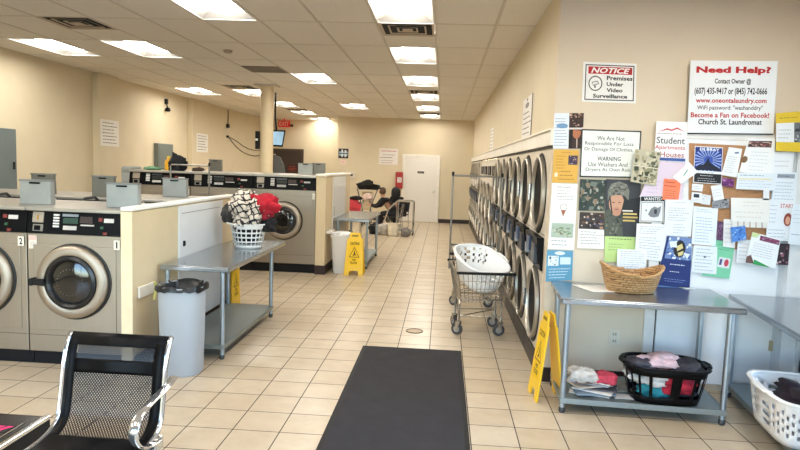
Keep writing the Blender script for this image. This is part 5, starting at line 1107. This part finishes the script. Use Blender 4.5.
N('flyer', 'white sheet with a dark heading below the plain white sheet', [(2.5190, 1.7550), (2.6770, 1.7560), (2.6910, 1.4860), (2.5060, 1.4870)], 6, '#e1eaf4', [('rect', .1, .05, .9, .17, '#9aa3b4'), ('lines', .12, .06, .88, .16, 1, '#33363f'), ('lines', .08, .25, .92, .9, 7, '#a9b8cc')])
N('flyer', 'flyer reading START with a small round portrait', [(2.4860, 1.5470), (2.6850, 1.5470), (2.6770, 1.2310), (2.4910, 1.2310)], 7, '#e4eaf2', [('text', .45, .1, .95, .2, 'START', '#c43a3e', .01), ('ell', .78, .48, .16, .16, '#8a3a34'), ('ell', .78, .5, .09, .1, '#d8a58c'), ('lines', .05, .1, .38, .6, 5, '#a9b4c6'), ('lines', .05, .7, .95, .95, 3, '#a9b4c6')])
CK('tear_off_sheet', 'cream sheet with tear-off strips along its bottom edge', [(2.2040, 1.5480), (2.4930, 1.5510), (2.5020, 1.3670), (2.2190, 1.3670)], 5, '#e9e7e4', [('lines', .3, .1, .8, .4, 2, '#cfcac4'), ('lines', .1, .5, .9, .9, 2, '#d6d2cc')])
for k in range(6):
    u0 = 731.5+k*6.1
q6 = [(2.2260, 1.3670), (2.4940, 1.3670), (2.4980, 1.3240), (2.2300, 1.3250)]
for k in range(6):
    a, c = k/6+.012, (k+1)/6-.012; L_ = lambda p, q_, s: (p[0]+(q_[0]-p[0])*s, p[1]+(q_[1]-p[1])*s)
    CK('tear_strip', 'one of the six tear-off strips hanging from the cream sheet', [L_(q6[0], q6[1], a), L_(q6[0], q6[1], c), L_(q6[3], q6[2], c), L_(q6[3], q6[2], a)], 5, '#e3e0dc', None, 'paper strip', 'tear-off strips')
CK('blue_leaflet', 'small bright blue crumpled leaflet pinned at the cork board bottom', [(2.2150, 1.3200), (2.3220, 1.3360), (2.3420, 1.2360), (2.2360, 1.2040)], 8, '#4f86d2', [('collage', .05, .05, .95, .95, ['#3567b4', '#7fa8e0', '#2a539c', '#9fbfe8'], 12, 51)], 'leaflet')
CK('flyer', 'tilted white flyer with green corner and purple picture heading', [(2.3780, 1.2920), (2.5900, 1.2430), (2.5730, 1.0160), (2.3460, 1.0530)], 9, '#edf0f4', [('poly', [(0, 0), (.28, 0), (.2, .14), (0, .16)], '#c9d8a0'), ('rect', .3, .04, .98, .2, '#7a3a5c'), ('collage', .31, .05, .97, .19, ['#c05a7a', '#3c1f34', '#b98aa8'], 10, 52), ('lines', .1, .28, .9, .75, 6, '#b2b8c4'), ('poly', [(0, .8), (.12, .72), (.28, .98), (0, 1)], '#6a4a44'), ('poly', [(.25, .84), (.85, 1), (.25, 1)], '#2f9a54')])
CK('photo_print', 'dark photograph behind the tilted white flyer', [(2.5150, 1.2130), (2.6710, 1.2080), (2.6750, 1.0450), (2.5150, 1.0450)], 3, '#2e2028', [('collage', .02, .02, .98, .98, ['#8a5a6a', '#1c1418', '#c9b0b4', '#4a2c3a'], 14, 53)])
N('letter', 'white sheet at the right edge beside the START flyer', [(2.6580, 1.5160), (2.7690, 1.5160), (2.7980, 1.1980), (2.6490, 1.2110)], 11, '#e2ecf6', [('lines', .1, .1, .9, .5, 4, '#c0cddd'), ('lines', .1, .7, .9, .8, 1, '#8fa0b6')], 'letter')
CK('business_card', 'small white card on the cork below the blue event poster, left', [(1.9120, 1.6450), (1.9950, 1.6400), (1.9920, 1.5860), (1.9120, 1.5910)], 2, '#e6e7ea', [('lines', .1, .2, .9, .8, 2, '#9aa0aa')], 'card')
CK('business_card', 'small card with a dark logo at the left edge of the cork', [(1.9130, 1.5790), (1.9890, 1.5750), (1.9910, 1.4970), (1.9120, 1.5020)], 3, '#e3e5e9', [('rect', .2, .15, .75, .5, '#2c3440'), ('lines', .1, .6, .9, .9, 2, '#9aa0aa')], 'card')
CK('note', 'white folded note in the middle of the cork board', [(2.0480, 1.6310), (2.1290, 1.6450), (2.1560, 1.5350), (2.0790, 1.5160)], 4, '#e9ebef', [('lines', .1, .2, .9, .8, 3, '#b9c0cc')], 'note')
CK('photo_print', 'purple photograph on the cork under the narrow list', [(2.1320, 1.6950), (2.2220, 1.6910), (2.2230, 1.6290), (2.1330, 1.6340)], 1, '#6a2f6e', [('collage', .02, .02, .98, .98, ['#a04a9a', '#2a1a30', '#c08ab8'], 7, 54)])
CK('note', 'small white note left of the folded note', [(1.9890, 1.5670), (2.0610, 1.5580), (2.0560, 1.4840), (1.9880, 1.4900)], 2, '#d9dce2', [('collage', .05, .05, .95, .5, ['#7a8090', '#c5c9d0'], 4, 55)], 'note')
CK('photo_print', 'black and white picture above the two letters', [(2.0710, 1.5310), (2.2010, 1.5400), (2.2030, 1.4670), (2.0770, 1.4580)], 1, '#8f9298', [('collage', .02, .02, .98, .98, ['#2e3036', '#cfd1d6', '#62656c'], 9, 56)])
CK('photo_print', 'small purple photograph right of the upper letter', [(2.1250, 1.3630), (2.1820, 1.3580), (2.1860, 1.2100), (2.1300, 1.2160)], 1, '#5b3c5e', [('collage', .02, .02, .98, .98, ['#8a6a8e', '#241a28'], 6, 57)])
CK('note', 'narrow white sheet under the blue leaflet', [(2.1690, 1.3810), (2.2620, 1.3800), (2.2690, 1.1590), (2.1790, 1.1670)], 2, '#e6e6e8', [('lines', .1, .1, .9, .9, 5, '#c3c6cc')], 'note')
CK('note', 'white sheet left behind the tilted white flyer', [(2.2860, 1.2300), (2.3870, 1.2270), (2.3840, 1.0390), (2.2860, 1.0460)], 3, '#dfe3ea', [('lines', .1, .1, .9, .9, 5, '#b3b9c4')], 'note')
CK('note', 'curled white note on the cork right part, below the wide pale sheet', [(2.4380, 1.6260), (2.4830, 1.6270), (2.4870, 1.5400), (2.4420, 1.5380)], 5, '#e6e8ec', None, 'note')
N('note', 'small white scrap above the wide cork gap by the white card', [(1.9420, 1.7420), (1.9570, 1.7430), (1.9580, 1.7270), (1.9430, 1.7270)], 1, '#e6e8ec', None, 'note') if False else None

# ---------------------------------------------------------------- camera and light
cam = bpy.data.cameras.new('camera'); co = bpy.data.objects.new('camera', cam); C.objects.link(co)
cam.sensor_fit = 'HORIZONTAL'; cam.sensor_width = 36; cam.lens = 622.127/800*36; cam.clip_end = 200
r = Vector((.99695151, .06995463, .03455481)); u = Vector((-.04090615, .09149674, .99496484)); f = Vector((-.06644075, .9933452, -.09407939))
co.matrix_world = Matrix(((r.x, u.x, -f.x, 0), (r.y, u.y, -f.y, 0), (r.z, u.z, -f.z, 1.70), (0, 0, 0, 1)))
sc = bpy.context.scene; sc.camera = co
w = bpy.data.worlds.new('sky'); sc.world = w; w.use_nodes = True; nt = w.node_tree; bg = nt.nodes['Background']
sk = nt.nodes.new('ShaderNodeTexSky'); sk.sky_type = 'NISHITA'; sk.sun_disc = False; sk.sun_elevation = math.radians(38); sk.sun_rotation = math.radians(20)
nt.links.new(sk.outputs['Color'], bg.inputs['Color']); bg.inputs['Strength'].default_value = 1.15
def portal(loc, rot, sx, sy):
    l = bpy.data.lights.new('window_portal', 'AREA'); l.shape = 'RECTANGLE'; l.size = sx; l.size_y = sy; l.cycles.is_portal = True
    o = bpy.data.objects.new('window_portal', l); C.objects.link(o); o.location = loc; o.rotation_euler = rot
portal(((XL+XW)/2, Y0-.16, 1.6), (PI/2, 0, 0), 9.0, 2.35); portal((XW+.16, 2.6, 1.5), (0, PI/2, 0), 2.5, 4.5)
sc.view_settings.view_transform = 'Standard'; sc.view_settings.look = 'None'; sc.view_settings.gamma = 1; sc.view_settings.exposure = 0.68
sc.cycles.use_denoising = True; sc.cycles.max_bounces = 8; sc.cycles.diffuse_bounces = 5; sc.cycles.glossy_bounces = 4; sc.cycles.transparent_max_bounces = 12; sc.cycles.sample_clamp_indirect = 6; sc.cycles.caustics_reflective = False; sc.cycles.caustics_refractive = False
